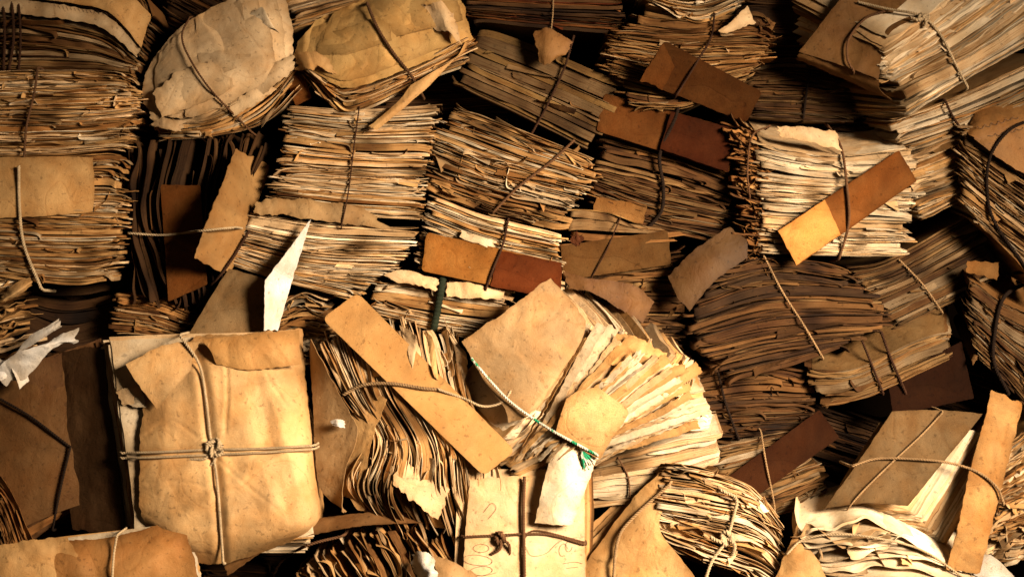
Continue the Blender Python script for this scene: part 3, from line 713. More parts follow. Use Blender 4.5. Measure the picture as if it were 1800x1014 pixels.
# second tier
r, p = bundle('brown stack bound by a thick black cord beneath the large rust red card',
    [[(1060, 262), (1180, 288), (1290, 330)], [(1046, 300), (1160, 330), (1280, 360)], [(1045, 340), (1150, 378), (1290, 402)], [(1040, 372), (1150, 400), (1240, 424)]],
    z=-16, pal='old', pitch=5.4, rag=3, curl=2.4, tabs=.5, wav=4, tone=0.35)
PR = p; RR = r
s_red = slip('large rust red card bound under the thick black cord, right half painted as shadow', [(1062, 164, -4), (1290, 226), (1282, 304), (1048, 230, 2)], None, 'rust', r=6, k=.32, lift=0)
patch('painted_shadow_half', s_red, [[(1180, 196, 1.5), (1288, 226, 1.5)], [(1160, 262, 1.5), (1280, 303, 1.5)]], z=8, col=(0.05, 0.012, 0.003), th=1, wrinkle=.4, jag=.4, label='right half with its shadow painted dark red')  # shadow over the card's right half, painted as a darker sheet
s_red2 = slip('small tan card slip tucked below the thick black cord', [(1048, 347), (1138, 360), (1130, 394), (1040, 378)], PR, 'kraft', r=2, k=.6)
bd = bundle('narrow band of dark folded leaves under the rust red card', [[(1056, 226), (1180, 262), (1290, 300)], [(1058, 262), (1180, 292), (1288, 330)]], z=-22, pal='dark', tone=0.40, pitch=5, rag=3, curl=2, tabs=.3)
cords(RR, PR + [s_red, s_red2] + bd[1], [([(1200, 150), (1188, 205), (1160, 270), (1166, 330), (1162, 372), (1136, 404)], dict(mat='black', r=5, taut=4))])

r, p = bundle('tan bundle of crumpled leaves sloping down to the right with a dark cord, centre',
    [[(800, 188), (900, 222), (1038, 278)], [(758, 244), (880, 290), (1034, 330)], [(756, 300), (860, 335), (1000, 372)], [(752, 334), (860, 378), (974, 404)]],
    z=18, pal='mid', pitch=3.5, rag=4, curl=3.2, wav=5, tabs=1.0, tear=2.2, endrag=8, tone=0.70)
cords(r, p, [([(1006, 250), (962, 290), (912, 328), (868, 372)], dict(mat='brown', r=3.6))])

r, p = bundle('tall bright bundle of even page edges with a thin string, upper centre left',
    [[(512, 186), (620, 192), (764, 184)], [(498, 236), (620, 250), (762, 250)], [(492, 300), (620, 308), (744, 312)], [(466, 362), (590, 378), (738, 388)]],
    z=22, pal='light', pitch=4.2, rag=2.4, curl=1.8, wav=3.5, tabs=.35, endrag=7, endcurl=5)
fl = patch('torn_flap', r, [[(450, 352, 6), (520, 350, 12), (600, 358, 12), (640, 366, 6)], [(446, 376, 10), (520, 382, 18), (600, 392, 14), (690, 406, 6)]], z=20, col=tuple(np.array(C['manila']) * .6), mat=M_COVER, jag=2.4, wrinkle=1.5, th=.6)
p.append(fl)
cords(r, p, [([(632, 186), (622, 260), (612, 340), (600, 398)], dict(mat='dark', r=2.0))])
writing('printed_line', r, p, [[(x, 308 + (x % 3)), (x + 2, 314)] for x in range(650, 735, 6)] + [[(x, 296), (x + 5, 296.5)] for x in range(505, 620, 9)], .4)

r, p = bundle('bright fine-leaved bundle under the torn flap, sloping down to the right, centre left',
    [[(444, 376), (560, 392), (734, 402)], [(430, 400), (560, 425), (722, 430)], [(410, 436), (540, 470), (684, 478)], [(404, 462), (500, 496), (612, 528)]],
    z=24, pal='light', pitch=3.6, rag=2.4, curl=1.6, wav=3, tabs=.3, endrag=6, endcurl=4)

r, p = bundle('dark bundle standing on end, its thick folios upright, left of centre',
    [[(222, 262), (225, 380), (232, 470), (246, 530)], [(262, 250), (250, 360), (268, 460), (300, 540)], [(340, 246), (310, 380), (335, 460), (360, 540)], [(400, 240), (380, 380), (400, 480), (395, 520)], [(468, 246), (432, 330), (436, 400), (400, 470)]],
    B=(0, 10, -240), z=4, pal='vdark', pitch=7, fill=.45, rag=7, curl=4, wav=4, tabs=.5, endrag=8, tone=0.58)
PD = p; RD = r
s1 = slip('upright brown card strip held by the light cord across the dark upright folios', [(282, 325), (352, 326), (364, 500), (296, 530)], PD, 'rust', r=2, k=.42, lift=6)
s2 = slip('curled amber folder sheet rolled along the right of the dark upright folios', [(414, 262), (476, 292), (402, 486), (340, 452)], PD, 'amber', mat=M_COVER, r=3, bend=26, lift=4, wrinkle=2.2, jag=1.2, cat='folder sheet', name='folder_sheet', k=.42, group=None)
cords(RD, PD + [s1, s2], [([(228, 410), (290, 413), (350, 406), (412, 400)], dict(mat='hemp', r=3.2, taut=3)), ([(462, 362), (430, 420), (398, 470), (372, 500)], dict(mat='dark', r=3.6))])

r, p = bundle('bundle with a wide orange spine card, dark cord down its middle, centre',
    [[(762, 344), (860, 380), (990, 412)], [(748, 380), (860, 420), (980, 444)], [(736, 430), (860, 470), (988, 500)], [(736, 474), (860, 498), (984, 526)]],
    z=20, pal='light', pitch=4, rag=3, curl=2, wav=4, tabs=.5, tone=.9)
s3 = slip('orange card strip lying across the centre bundle, right half painted as shaded', [(750, 408), (988, 462), (985, 527), (741, 476)], p, 'orange', r=7, lift=6, k=.5)
patch('painted_shade_half', s3, [[(878, 440, .8), (988, 462, .8)], [(862, 503, .8), (985, 527, .8)]], col=tuple(np.array(C['red']) * .33), targets=[s3], th=.8, wrinkle=.5, jag=.5, lift=.6, label='right half with shade painted dark red')  # shade right of the cord, put in as a dark red overlay
pl = patch('paper_tab', r, [[(812, 406, 4), (840, 414, 5), (872, 424, 3)], [(808, 418, 4), (838, 428, 5), (866, 438, 3)]], z=22, col=C['pale'], targets=p, wrinkle=.4, nu=24, nv=10, lift=2)
cords(r, p + [s3], [([(893, 388), (884, 430), (868, 470), (854, 508)], dict(mat='dark', r=3.2))])

r, p = bundle('folded tan folders above a dull brown card strip and a thin string, right of centre',
    [[(998, 366), (1060, 372), (1124, 400)], [(990, 400), (1090, 410), (1200, 402)], [(988, 440), (1090, 430), (1184, 430)]],
    z=12, pal='folder', pitch=13, fill=.85, rag=3, curl=1.5, tabs=.3, tear=.8, tone=0.72)
r2, p2 = bundle('shadowed bundle of dark leaves beneath the dull brown card strip',
    [[(986, 470), (1090, 462), (1200, 440)], [(1000, 510), (1100, 500), (1200, 500)], [(1020, 560), (1120, 560), (1200, 560)], [(1040, 600), (1120, 610), (1195, 610)]],
    z=-22, pal='dark', tone=0.42, pitch=5, rag=4, curl=2.6, tabs=.6, wav=5)
patch('loose_leaf', r2, [[(990, 476, 14), (1030, 488, 18), (1110, 500, 12), (1150, 530, 8)], [(1000, 508, 14), (1040, 514, 18), (1100, 550, 12), (1130, 568, 8)]], z=0, col=tuple(np.array(C['brown']) * .45), mat=M_COVER, jag=1, wrinkle=2, th=.6)
s4 = slip('dull brown card strip rising gently to the right under a thin string, right of centre', [(986, 432), (1174, 405), (1180, 465), (990, 493)], p + p2, 'kraft', r=4, k=.28, lift=2)
cords(r, p + p2 + [s4], [([(1090, 384), (1066, 440), (1044, 480), (1026, 516)], dict(mat='dark', r=1.9))])

r, p = bundle('cream bundle with folded corners and a wide dark green ribbon, below the orange strip',
    [[(690, 482), (760, 486), (830, 494), (900, 512)], [(655, 506), (760, 522), (890, 540)], [(655, 532), (760, 552), (868, 566)], [(660, 556), (760, 580), (860, 604)]],
    z=8, pal='light', pitch=4.4, rag=3, curl=2.2, tabs=.4, wav=4, tone=.85)
patch('folded_corner', r, [[(676, 484, 12), (710, 474, 16), (772, 492, 10)], [(700, 498, 12), (730, 500, 18), (766, 512, 10)]], z=14, col=C['cream'], mat=M_COVER, jag=1, wrinkle=1.5, th=.6)
patch('folded_corner', r, [[(786, 496, 10), (830, 498, 14), (888, 512, 10)], [(784, 522, 10), (830, 524, 16), (882, 526, 10)]], z=14, col=C['cream'], mat=M_COVER, jag=1, wrinkle=1.5, th=.6)
cords(r, p, [([(779, 486), (772, 530), (760, 592)], dict(mat='olive', r=9, k=1))])

r, p = bundle('bright bundle with torn top cover and dark ragged left ends, behind the long orange strip',
    [[(1322, 250), (1400, 266), (1480, 274), (1602, 262)], [(1334, 274), (1460, 294), (1602, 288)], [(1340, 340), (1470, 348), (1600, 352)], [(1346, 446), (1460, 450), (1592, 452)]],
    B=[(6, -75, -215), (0, -60, -220), (0, -50, -230), (0, -40, -230)], z=32, pal='bright', pitch=4.6, fill=.7, rag=2.6, curl=1.8, tabs=.25, wav=3, endrag=8, endcurl=3, tone=.95,
    cover=dict(col='cream', wr=1.6, tear=3, ext=4, endrag=4, k=.85))
patch('torn_flap', r, [[(1366, 222, 6), (1420, 224, 10), (1470, 232, 8)], [(1372, 240, 12), (1420, 250, 16), (1478, 264, 12)]], z=30, col=C['cream'], mat=M_COVER, jag=1.2, wrinkle=1, th=.6)
rb, pb = bundle('dark ragged leaf ends curling out at the left of the bright bundle', [[(1284, 214), (1340, 232)], [(1300, 300), (1350, 310)], [(1306, 380), (1356, 390)], [(1318, 452), (1362, 452)]], z=22, pal='dark', pitch=5, rag=5, curl=4, endrag=12, endcurl=12, tabs=.6)
s5 = slip('long orange card strip crossing the bright bundle diagonally, lower left end painted as lit', [(1366, 406, 14), (1580, 264, 6), (1612, 318, 6), (1400, 468, 14)], p, 'rust', r=3, lift=4, k=.6, age=.4)
patch('painted_lit_end', s5, [[(1368, 406), (1450, 351)], [(1400, 466), (1478, 412)]], col=tuple(np.array((.70, .33, .09))), targets=[s5], th=.8, wrinkle=.4, jag=.5, lift=.8, label='lower left end painted amber as lit')  # lit end of the strip painted brighter; the rust base stands for its shaded part
cords(r, p + [s5], [([(1450, 214), (1478, 258), (1488, 320), (1492, 390), (1476, 452)], dict(mat='brown', r=3.6))])
cords(rb, pb, [([(1352, 222), (1322, 240), (1314, 300), (1318, 345)], dict(mat='brown', r=2.6))])

r, p = bundle('dim tan bundle rising rightward with one pale cord, beneath the long orange strip bundle',
    [[(1486, 474), (1560, 456), (1690, 384), (1730, 366)], [(1520, 512), (1600, 480), (1726, 408)], [(1548, 540), (1650, 490), (1736, 450)], [(1582, 576), (1660, 540), (1736, 500)]],
    z=-20, pal='mid', pitch=4.8, rag=3, curl=2, tabs=.3, wav=3, tone=0.30)
cords(r, p, [([(1582, 458), (1622, 500), (1656, 548)], dict(mat='tan', r=2.6))])

r, p = bundle('large dark fan of brown leaves, folded folder at its upper left, right of centre',
    [[(1290, 458), (1380, 452), (1484, 470)], [(1222, 530), (1350, 490), (1510, 500)], [(1216, 570), (1360, 530), (1556, 530)], [(1232, 612), (1370, 580), (1560, 570)], [(1290, 670), (1400, 640), (1470, 610)]],
    z=14, pal='dark', pitch=5.5, fill=.6, rag=4, curl=3, tabs=.45, wav=4, endrag=7, endcurl=8, tone=0.32)
fl = patch('folder_flap', r, [[(1174, 486, -6), (1220, 440, 4), (1282, 398, -2)], [(1190, 520, 6), (1240, 470, 14), (1312, 424, 6)], [(1212, 548, 8), (1250, 500, 14), (1314, 452, 6)]], z=26, col=tuple(np.array(C['kraft']) * .2), mat=M_COVER, jag=.9, wrinkle=1, nv=30)
p.append(fl)
cords(r, p, [([(1344, 452), (1376, 514), (1412, 570), (1446, 628)], dict(mat='tan', r=2.8))])

r, p = bundle('brown folder bundle with a plain cover and a doubled dark cord, at the lower right',
    [[(1424, 650), (1500, 648, 14), (1600, 602, 14), (1662, 580)], [(1432, 682), (1500, 674, 6), (1600, 632, 6), (1668, 606)], [(1450, 712), (1520, 700), (1600, 664), (1668, 632)]],
    B=[(30, -90, -130), (30, -70, -160), (20, -50, -180)], z=2, pal='mid', pitch=4.4, rag=2, curl=1.4, tabs=.2, tone=0.36, cover=dict(col='tan', wr=1, ext=2, k=.3))
s6 = slip('dark maroon card hanging in the shadow below the doubled dark cord', [(1560, 664), (1690, 600), (1712, 700), (1570, 730)], None, 'deepred', r=2, lift=0, k=.4)
cords(r, p, [([(1516, 600), (1532, 640), (1552, 690)], dict(mat='dark', r=3.2)), ([(1550, 586), (1566, 630), (1592, 690)], dict(mat='dark', r=3.6))])

r, p = bundle('flat dark bundle of rough leaves with a black cord, beside the fanned white pages',
    [[(1202, 660), (1320, 640), (1420, 652)], [(1214, 710), (1320, 700), (1430, 700)], [(1236, 768), (1320, 768), (1420, 758)]],
    z=-18, pal='dark', pitch=4, rag=4, curl=2.6, tabs=.9, wav=4, tone=0.32)
cords(r, p, [([(1262, 654), (1276, 710), (1298, 770)], dict(mat='black', r=3.4))])

r, p = bundle('bundle of tan pages fanned behind a dark maroon card strip, lower right of centre',
    [[(1262, 784), (1340, 768), (1400, 756)], [(1258, 830), (1340, 810), (1420, 790)], [(1270, 868), (1350, 850), (1440, 820)], [(1330, 920), (1400, 895), (1450, 870)]],
    z=-4, pal='mid', pitch=4.6, rag=3, curl=1.8, tabs=.2, wav=3, tone=0.38)
s7 = slip('dark maroon card strip rising to the right across fanned tan pages', [(1266, 848), (1440, 720), (1476, 768), (1310, 886)], p, 'deepred', r=3, k=.8, lift=7)
cords(r, p + [s7], [([(1338, 760), (1346, 810), (1360, 880), (1362, 905)], dict(mat='tan', r=2.4))])

r, p = bundle('bundle with a tan cover sloping steeply down at the right edge, wide black cord',
    [[(1704, 488), (1760, 530), (1840, 566)], [(1702, 530), (1770, 590), (1840, 640)], [(1708, 580), (1770, 640), (1840, 710)], [(1720, 630), (1780, 690), (1840, 760)]],
    B=(26, -70, -190), z=20, pal='mid', pitch=5, rag=3, curl=1.6, tabs=.2, wav=3, tone=0.29, cover=dict(col='kraft', wr=.8, ext=3, k=.5))
fl = patch('folded_tab', r, [[(1700, 458, 6), (1756, 462, 6)], [(1698, 478, 10), (1754, 492, 10)]], z=22, col=tuple(np.array(C['kraft']) * .6), wrinkle=.5, nu=24, nv=14); p.append(fl)
cords(r, p, [([(1806, 496), (1764, 524), (1748, 590), (1748, 640), (1772, 690)], dict(mat='black', r=5))])

# third tier, left
r, p = bundle('small neat bundle of brown leaves in the hollow below the left bundles',
    [[(206, 518), (270, 522), (336, 545)], [(200, 550), (270, 560), (325, 578)], [(206, 586), (260, 590), (320, 600)]],
    z=-4, pal='old', pitch=4.6, rag=2.5, curl=1.4, tabs=.3, tone=0.76)
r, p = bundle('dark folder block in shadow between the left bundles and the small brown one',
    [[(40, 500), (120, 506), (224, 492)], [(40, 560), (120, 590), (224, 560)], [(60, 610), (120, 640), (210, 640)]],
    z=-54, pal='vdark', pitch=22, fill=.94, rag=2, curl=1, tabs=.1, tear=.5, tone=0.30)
r, p = bundle('ragged stack end poking in at the left edge above the white crumpled paper',
    [[(-60, 452), (18, 446)], [(-60, 500), (24, 488)], [(-60, 540), (10, 520)]], z=26, pal='light', pitch=4.4, rag=3, curl=2.4, tabs=.5)
r, p = bundle('crumpled brown leaves heaped at the left edge behind the white crumpled paper',
    [[(-60, 530), (0, 525), (34, 520)], [(-60, 600), (0, 600), (40, 590)], [(-60, 690), (0, 690), (50, 650)]], z=14, pal='mid', pitch=7, fill=.4, rag=7, curl=6, tabs=.8, endrag=9, tone=.8)
ob = patch('card_roll', None, [[(2, 522, 26), (24, 500, 34), (52, 486, 26)], [(6, 528, 34), (30, 512, 44), (56, 494, 34)], [(10, 530, 26), (36, 516, 32), (56, 502, 26)]], z=20, col=C['manila'], mat=M_COVER, wrinkle=.8, nu=30, nv=16)
tag(ob, 'small curled manila offcut at the left edge below the light cord', 'paper scrap')

wp = empty('crumpled_paper', tuple(V(60, 620, 60))); tag(wp, 'crumpled bluish white paper at the left edge above the dark folder', 'crumpled paper')
patch('fold', wp, [[(52, 668, 10), (38, 620, 24), (46, 596, 18), (104, 560, 14)], [(34, 684, 20), (20, 630, 34), (60, 604, 30), (108, 574, 18)]], z=44, col=C['white'], mat=M_COVER, wrinkle=2, jag=1, th=.4)
patch('fold', wp, [[(10, 680, 12), (50, 630, 26), (100, 592, 22), (140, 576, 14)], [(-10, 650, 20), (30, 620, 40), (80, 606, 34), (132, 596, 20)], [(4, 664, 8), (40, 668, 18), (92, 614, 20), (140, 600, 8)]], z=48, col=C['white'], mat=M_COVER, wrinkle=3, jag=1, th=.4)
patch('fold', wp, [[(-30, 620, 10), (0, 630, 24), (30, 640, 14)], [(-30, 662, 16), (0, 668, 26), (18, 664, 12)]], z=50, col=C['white'], mat=M_COVER, wrinkle=2, jag=1, th=.4)

r, p = bundle('bundle of browned leaf ends behind the bent grey card and white sheet',
    [[(480, 540), (530, 515), (572, 530)], [(476, 580), (530, 560), (578, 568)], [(520, 610), (550, 600), (580, 600)], [(530, 640), (550, 640), (575, 640)]],
    z=10, pal='mid', pitch=5.5, rag=4, curl=4, tabs=.7, tone=0.72)
ob = patch('folded_card', None, [[(402, 472, 10), (440, 482, 14), (472, 492, 16)], [(362, 536, 12), (420, 538, 18), (468, 540, 20)], [(322, 604, 20), (400, 600, 24), (466, 592, 24)]], z=34, col=tuple(np.array(C['grey']) * .6), mat=M_CARD, th=1.5, wrinkle=1, jag=.5)
tag(ob, 'dull grey brown card sheet standing behind the big tied parcel, beside a white sheet', 'card sheet')
ob = patch('white_sheet', None, [[(546, 388, -6), (527, 450, -10), (507, 516, -8), (488, 580, 0)], [(544, 389, 0), (508, 438, 24), (472, 486, 42), (466, 496, 44), (465, 540, 44), (464, 580, 40)]], z=50, col=C['white'], mat=M_CARD, th=.8, wrinkle=1.2, jag=.7, age=0)
tag(ob, 'bright white pointed sheet standing upright on the grey brown card', 'paper sheet')

# ------------------------------------------------------------------ front row
# dark folder bundle at the far left
r, p = bundle('dark brown folder parcel in shadow at the left edge behind the big tied parcel',
    [[(-40, 690, 0), (60, 640, 20), (170, 600, 20)], [(-40, 740, -20), (60, 660, 0), (180, 600, 0)]],
    B=[(30, 260, 60), (40, 260, 20)], z=10, pal='vdark', pitch=8, fill=.9, rag=2, tabs=.2, cover=dict(col='umber', wr=1.6, ext=3, k=.8), rows=[0, 5, 20, 80, 160, 260])
cords(r, p, [([(-20, 690), (50, 730), (124, 786)], dict(mat='black', r=3.4, ends=(0, 0))), ([(124, 784), (108, 850), (92, 930)], dict(mat='black', r=3.2, ends=(0, 1)))])
r, p = bundle('bundle of pages at the lower left edge under the dark folder parcel',
    [[(-40, 830), (10, 848), (60, 960)], [(-40, 870), (0, 880), (40, 980)], [(-40, 930), (-5, 930), (20, 1000)]],
    B=(-60, 40, -150), z=40, pal='dark', pitch=6, rag=3, curl=2, tabs=.4, cover=dict(col='brown', wr=1, k=.9))

# big parcel
r, p = bundle('big manila parcel tied crosswise with pale rope and a knot in the middle, front left',
    [[(196, 602, 60), (212, 720, 66), (232, 860, 66), (240, 962, 50)], [(188, 604, 36), (204, 720, 40), (226, 860, 40), (238, 968, 30)], [(180, 610, 0), (196, 720, 0), (216, 860, 0), (234, 976, -6)], [(150, 620, -60), (170, 720, -60), (190, 860, -60), (222, 976, -60)]],
    B=[(286, -14, -10), (290, -14, -14), (300, -14, -20), (330, -10, -30)], z=30, pal='light', pitch=4.2, fill=.75, rag=2.6, curl=3, tabs=.15, tear=1, endrag=4, rows=[0, 4, 12, 40, 120, 200, 286], tone=.95, wav=2)
cv = patch('cover', r, [[(246, 640, -2), (330, 604, 4), (352, 590, -4), (440, 584, -6), (500, 582, -20), (530, 580, -46)],
                        [(250, 672, 8), (330, 664, 22), (360, 664, 24), (440, 660, 26), (510, 664, 10), (538, 670, -40)],
                        [(254, 720, 14), (330, 715, 28), (360, 715, 30), (440, 715, 34), (520, 715, 20), (546, 715, -40)],
                        [(246, 790, 16), (330, 790, 30), (370, 790, 32), (450, 790, 36), (530, 790, 20), (558, 790, -44)],
                        [(242, 870, 14), (330, 875, 32), (380, 876, 34), (460, 880, 34), (540, 876, 16), (568, 874, -50)],
                        [(252, 910, 8), (330, 945, 22), (390, 948, 22), (470, 940, 20), (540, 920, 4), (568, 908, -54)],
                        [(262, 926, -4), (330, 984, -14), (400, 988, -16), (470, 966, -20), (530, 946, -30), (562, 930, -64)]], z=92, col=tuple(np.array(C['manila']) * 1.05), mat=M_COVER, nu=120, nv=110, wrinkle=1.6, folds=2.0, jag=1.6, th=1.0, wf=.7, age=.55, agew=26,
           dents=[([(318, 592), (350, 640), (362, 700), (370, 770), (382, 850), (392, 988)], 5, 9), ([(196, 800), (280, 798), (370, 794), (460, 791), (560, 785)], 4, 10), ([(380, 910), (470, 875), (560, 850)], 1.6, 3), ([(395, 600), (400, 680), (396, 760)], 1.8, 3.5), ([(258, 850), (310, 845), (372, 858)], 1.3, 3), ([(470, 660), (510, 720), (545, 735)], 1.6, 3), ([(376, 800), (430, 850), (500, 905)], 1.2, 3), ([(250, 770), (300, 740), (350, 770)], 1.2, 3)])
f1 = patch('corner_flap', r, [[(220, 640, 4), (290, 606, 8), (352, 600, 6)], [(246, 680, 8), (300, 650, 14), (340, 625, 8)], [(276, 718, 4), (300, 690, 12), (336, 650, 8)]], z=118, col=tuple(np.array(C['manila']) * 1.05), mat=M_COVER, wrinkle=.8, jag=.7, th=.8)
f2 = patch('top_flap', r, [[(354, 596, 4), (440, 588, 8), (526, 580, 2)], [(372, 620, 14), (440, 616, 18), (526, 604, 8)], [(380, 640, 8), (440, 650, 10), (530, 640, 0)]], z=112, col=tuple(np.array(C['amber']) * .85), mat=M_COVER, wrinkle=1.5, jag=.7, th=.8)
patch('torn_corner', r, [[(204, 688, 6), (226, 680, 10), (252, 676, 8)], [(216, 712, 8), (234, 710, 12), (250, 704, 8)]], z=92, col=C['cream'], wrinkle=.8, jag=.8, th=.6, nu=24, nv=14)
patch('torn_corner', r, [[(228, 706, 6), (246, 696, 10), (254, 694, 8)], [(230, 714, 8), (250, 716, 12), (276, 720, 8)]], z=96, col=C['pale'], wrinkle=.8, jag=.8, th=.6, nu=24, nv=14)
sp = patch('spine_cover', r, [[(90, 622, -10), (140, 612, 10), (182, 612, 26)], [(98, 760, -10), (150, 760, 10), (200, 760, 26)], [(128, 930, -10), (180, 936, 10), (222, 946, 26)]], z=34, col=tuple(np.array(C['dark']) * .55), mat=M_COVER, wrinkle=2, jag=1.2, th=1.2, label='dark brown inner cover at the parcel side')
pp = p + [cv, f1, f2]
cords(r, pp, [([(318, 592), (350, 640), (362, 700), (370, 770), (382, 850), (392, 988)], dict(mat='hemp', r=3.5, taut=1)),
              ([(214, 796), (280, 794), (370, 790), (460, 788), (549, 783)], dict(mat='hemp', r=3.2, taut=2, knot=(376, 784, 14))),
              ([(214, 805), (280, 803), (370, 799), (460, 795), (550, 789)], dict(mat='hemp', r=3.0, taut=2))])
RP = r

# folio bundle with orange strip
r, p = bundle('bundle of bent folios fanning downward under a long amber card strip, front centre left',
    [[(560, 610, -26), (602, 690, -6), (646, 770, 10), (610, 850, 0), (640, 905, -20)], [(620, 590, -16), (652, 690, 6), (700, 780, 24), (690, 860, 20), (720, 925, -10)],
     [(700, 568, -6), (730, 680, 12), (780, 780, 22), (790, 850, 22), (812, 935, -6)], [(806, 588, -16), (826, 690, 2), (862, 770, 10), (880, 840, 8), (846, 925, -10)]],
    B=(-10, 10, -170), z=70, pal='light', pitch=5.4, fill=.6, rag=4, curl=4, wav=4, tabs=.9, tear=1.6, endrag=10, endcurl=8, tone=1.0, rows=[0, 3, 9, 22, 60, 170])
fl = patch('folder_cover', r, [[(546, 596, -20), (600, 700, 4), (628, 760, 14), (606, 830, 10), (600, 900, -10)], [(544, 620, -50), (550, 700, -30), (552, 780, -20), (565, 860, -20), (610, 900, -40)]], z=96, col=C['grey'], mat=M_COVER, wrinkle=1, jag=1, th=1)
for q, cc in (([[(640, 690, 10), (600, 760, 0), (575, 850, -16)], [(680, 700, 30), (650, 790, 24), (640, 900, -4)]], 'tan'),
                            ([[(780, 560, 0), (800, 620, 10), (806, 680, 8)], [(800, 600, 10), (822, 630, 16), (812, 690, 10)]], 'cream'),
              ([[(702, 572, 20), (730, 590, 30), (744, 640, 20)], [(712, 600, 26), (726, 650, 34), (750, 690, 20)]], 'cream'),
              ([[(744, 582, 20), (762, 600, 30), (772, 680, 20)], [(752, 600, 26), (760, 650, 34), (784, 690, 20)]], 'tan'),
                                          ([[(704, 800, 30), (740, 830, 34), (790, 860, 30)], [(690, 850, 36), (726, 880, 40), (770, 915, 30)]], 'cream')):
    p.append(patch('loose_folio', r, q, z=62, col=C[cc], mat=M_COVER, wrinkle=2.5, jag=1.6, th=.6))
s8 = slip('long amber ribbed card strip slanting down rightward over the bent folios', [(566, 560), (628, 514), (906, 792), (850, 836)], p, 'amber', mat=M_RIB, r=12, lift=4, k=.86, jag=.3, age=.1)
cords(r, p + [s8], [([(606, 692), (640, 676), (690, 674), (742, 682), (770, 684)], dict(mat='tan', r=4.4, k=2, taut=3)), ([(770, 684), (815, 700), (850, 714), (884, 706), (898, 686)], dict(mat='hemp', r=3.2, ends=(0, 0), taut=3))])
ob = patch('white_scrap', None, [[(580, 740, 30), (594, 736, 36), (606, 740, 30)], [(584, 746, 32), (596, 750, 40), (606, 752, 30)]], z=76, col=C['white'], wrinkle=.5, nu=20, nv=12, age=0)
tag(ob, 'tiny bright white scrap between the big parcel and the bent folios', 'paper scrap')

# central fanned bundle
r, p = bundle('fanned bundle of torn pale sheets under grey tan cover, tied with white and green twine',
    [[(880, 770, 10), (920, 730, 20), (1000, 640, 16), (1032, 576, 0)], [(884, 800, 10), (960, 760, 20), (1060, 690, 20), (1110, 600, 6)],
     [(900, 828, 4), (1000, 780, 14), (1110, 700, 16), (1172, 632, 0)], [(1030, 826, 0), (1120, 770, 8), (1200, 700, 6), (1206, 664, 0)]],
    B=[(-80, -80, -110), (-50, -70, -130), (-20, -60, -160), (-10, -40, -180)], z=84, pal='light', pitch=5, fill=.6, rag=6, tear=3, curl=5, wav=4, tabs=.55, endrag=9, tone=1.08)
r2, p2 = bundle('bright pale pages with a squared right edge, behind the fanned sheets, centre right',
    [[(1100, 760, 20), (1190, 700, 20), (1236, 690, 10)], [(1060, 800, 10), (1180, 760, 10), (1262, 752, 6)], [(1030, 850, 0), (1180, 830, 0), (1270, 800, 0)], [(1034, 892, -10), (1110, 884), (1190, 850)]],
    B=(0, -60, -200), z=56, pal='bright', pitch=11, fill=.92, rag=2, curl=1.4, tabs=.3, endrag=4, cover=dict(col='pale', wr=.8, ext=3, tear=1.5))
cords(r2, p2, [([(1088, 806), (1104, 838), (1108, 878)], dict(mat='brown', r=2.2))])
cv = patch('cover', r, [[(812, 600, -4), (892, 544, 10), (968, 488, 0)], [(850, 666, 8), (930, 600, 22), (1016, 544, 8)], [(888, 720, 14), (960, 670, 26), (1028, 580, 14)], [(894, 744, 8), (930, 728, 20), (990, 670, 16)]], z=98, col=C['grey'], mat=M_COVER, nu=70, nv=60, wrinkle=1.4, jag=1.3, th=1.1)
cv['label'] = 'grey tan card cover standing up to a point'
tg = []
for k_ in range(50):
    f = k_ / 49; g = min(1, max(0, f + rng.normal(0, .05)))
    x0, y0 = 890 + 150 * f + rng.normal(0, 8), 800 + 6 * f + rng.normal(0, 12)
    e = catmull([(1036, 596), (1110, 612), (1180, 650), (1222, 700), (1236, 740)], 40)[int(g * 39)]
    x1, y1 = e + rng.normal(0, 16, 2); wd = rng.uniform(4, 17); d = np.array([y1 - y0, x0 - x1]); d = d / np.linalg.norm(d) * wd
    dz = 34 * math.sin(math.pi * f) + rng.normal(0, 4)
    tg.append(patch('torn_sheet', r, [[(x0 + d[0] * .5, y0 + d[1] * .5, dz - 10), ((x0 + x1) / 2 + d[0], (y0 + y1) / 2 + d[1], dz), (x1 + d[0] * 1.3, y1 + d[1] * 1.3, dz - 14)],
        [(x0, y0, dz - 4), ((x0 + x1) / 2, (y0 + y1) / 2, dz + 7), (x1, y1, dz - 6)]], z=96, col=tuple(np.array(C[['cream', 'pale', 'pale', 'tan'][k_ % 4]]) * rng.uniform(.85, 1.1)), mat=M_COVER, wrinkle=1.2, folds=0, jag=1.3, th=.45, nu=50, nv=10))
for q, cc in (([[(1036, 580, -4), (1110, 590, 6), (1170, 620, 0)], [(1030, 620, 4), (1100, 650, 12), (1150, 664, 4)]], 'tan'),
              ([[(1110, 640, 2), (1160, 628, 8), (1205, 664, 0)], [(1100, 690, 6), (1160, 690, 12), (1200, 700, 4)]], 'cream')):
    tg.append(patch('torn_sheet', r, q, z=96, col=C[cc], mat=M_COVER, wrinkle=3, jag=2, th=.6))
lf = patch('hanging_leaf', r, [[(975, 760, 10), (1010, 752, 18), (1052, 790, 10)], [(960, 830, 14), (1000, 830, 24), (1044, 820, 12)], [(940, 918, 6), (975, 922, 16), (1006, 922, 6)]], z=102, col=C['pale'], mat=M_COVER, wrinkle=2.2, jag=1.2, th=.6, nv=50)
pp = p + [cv, lf] + tg
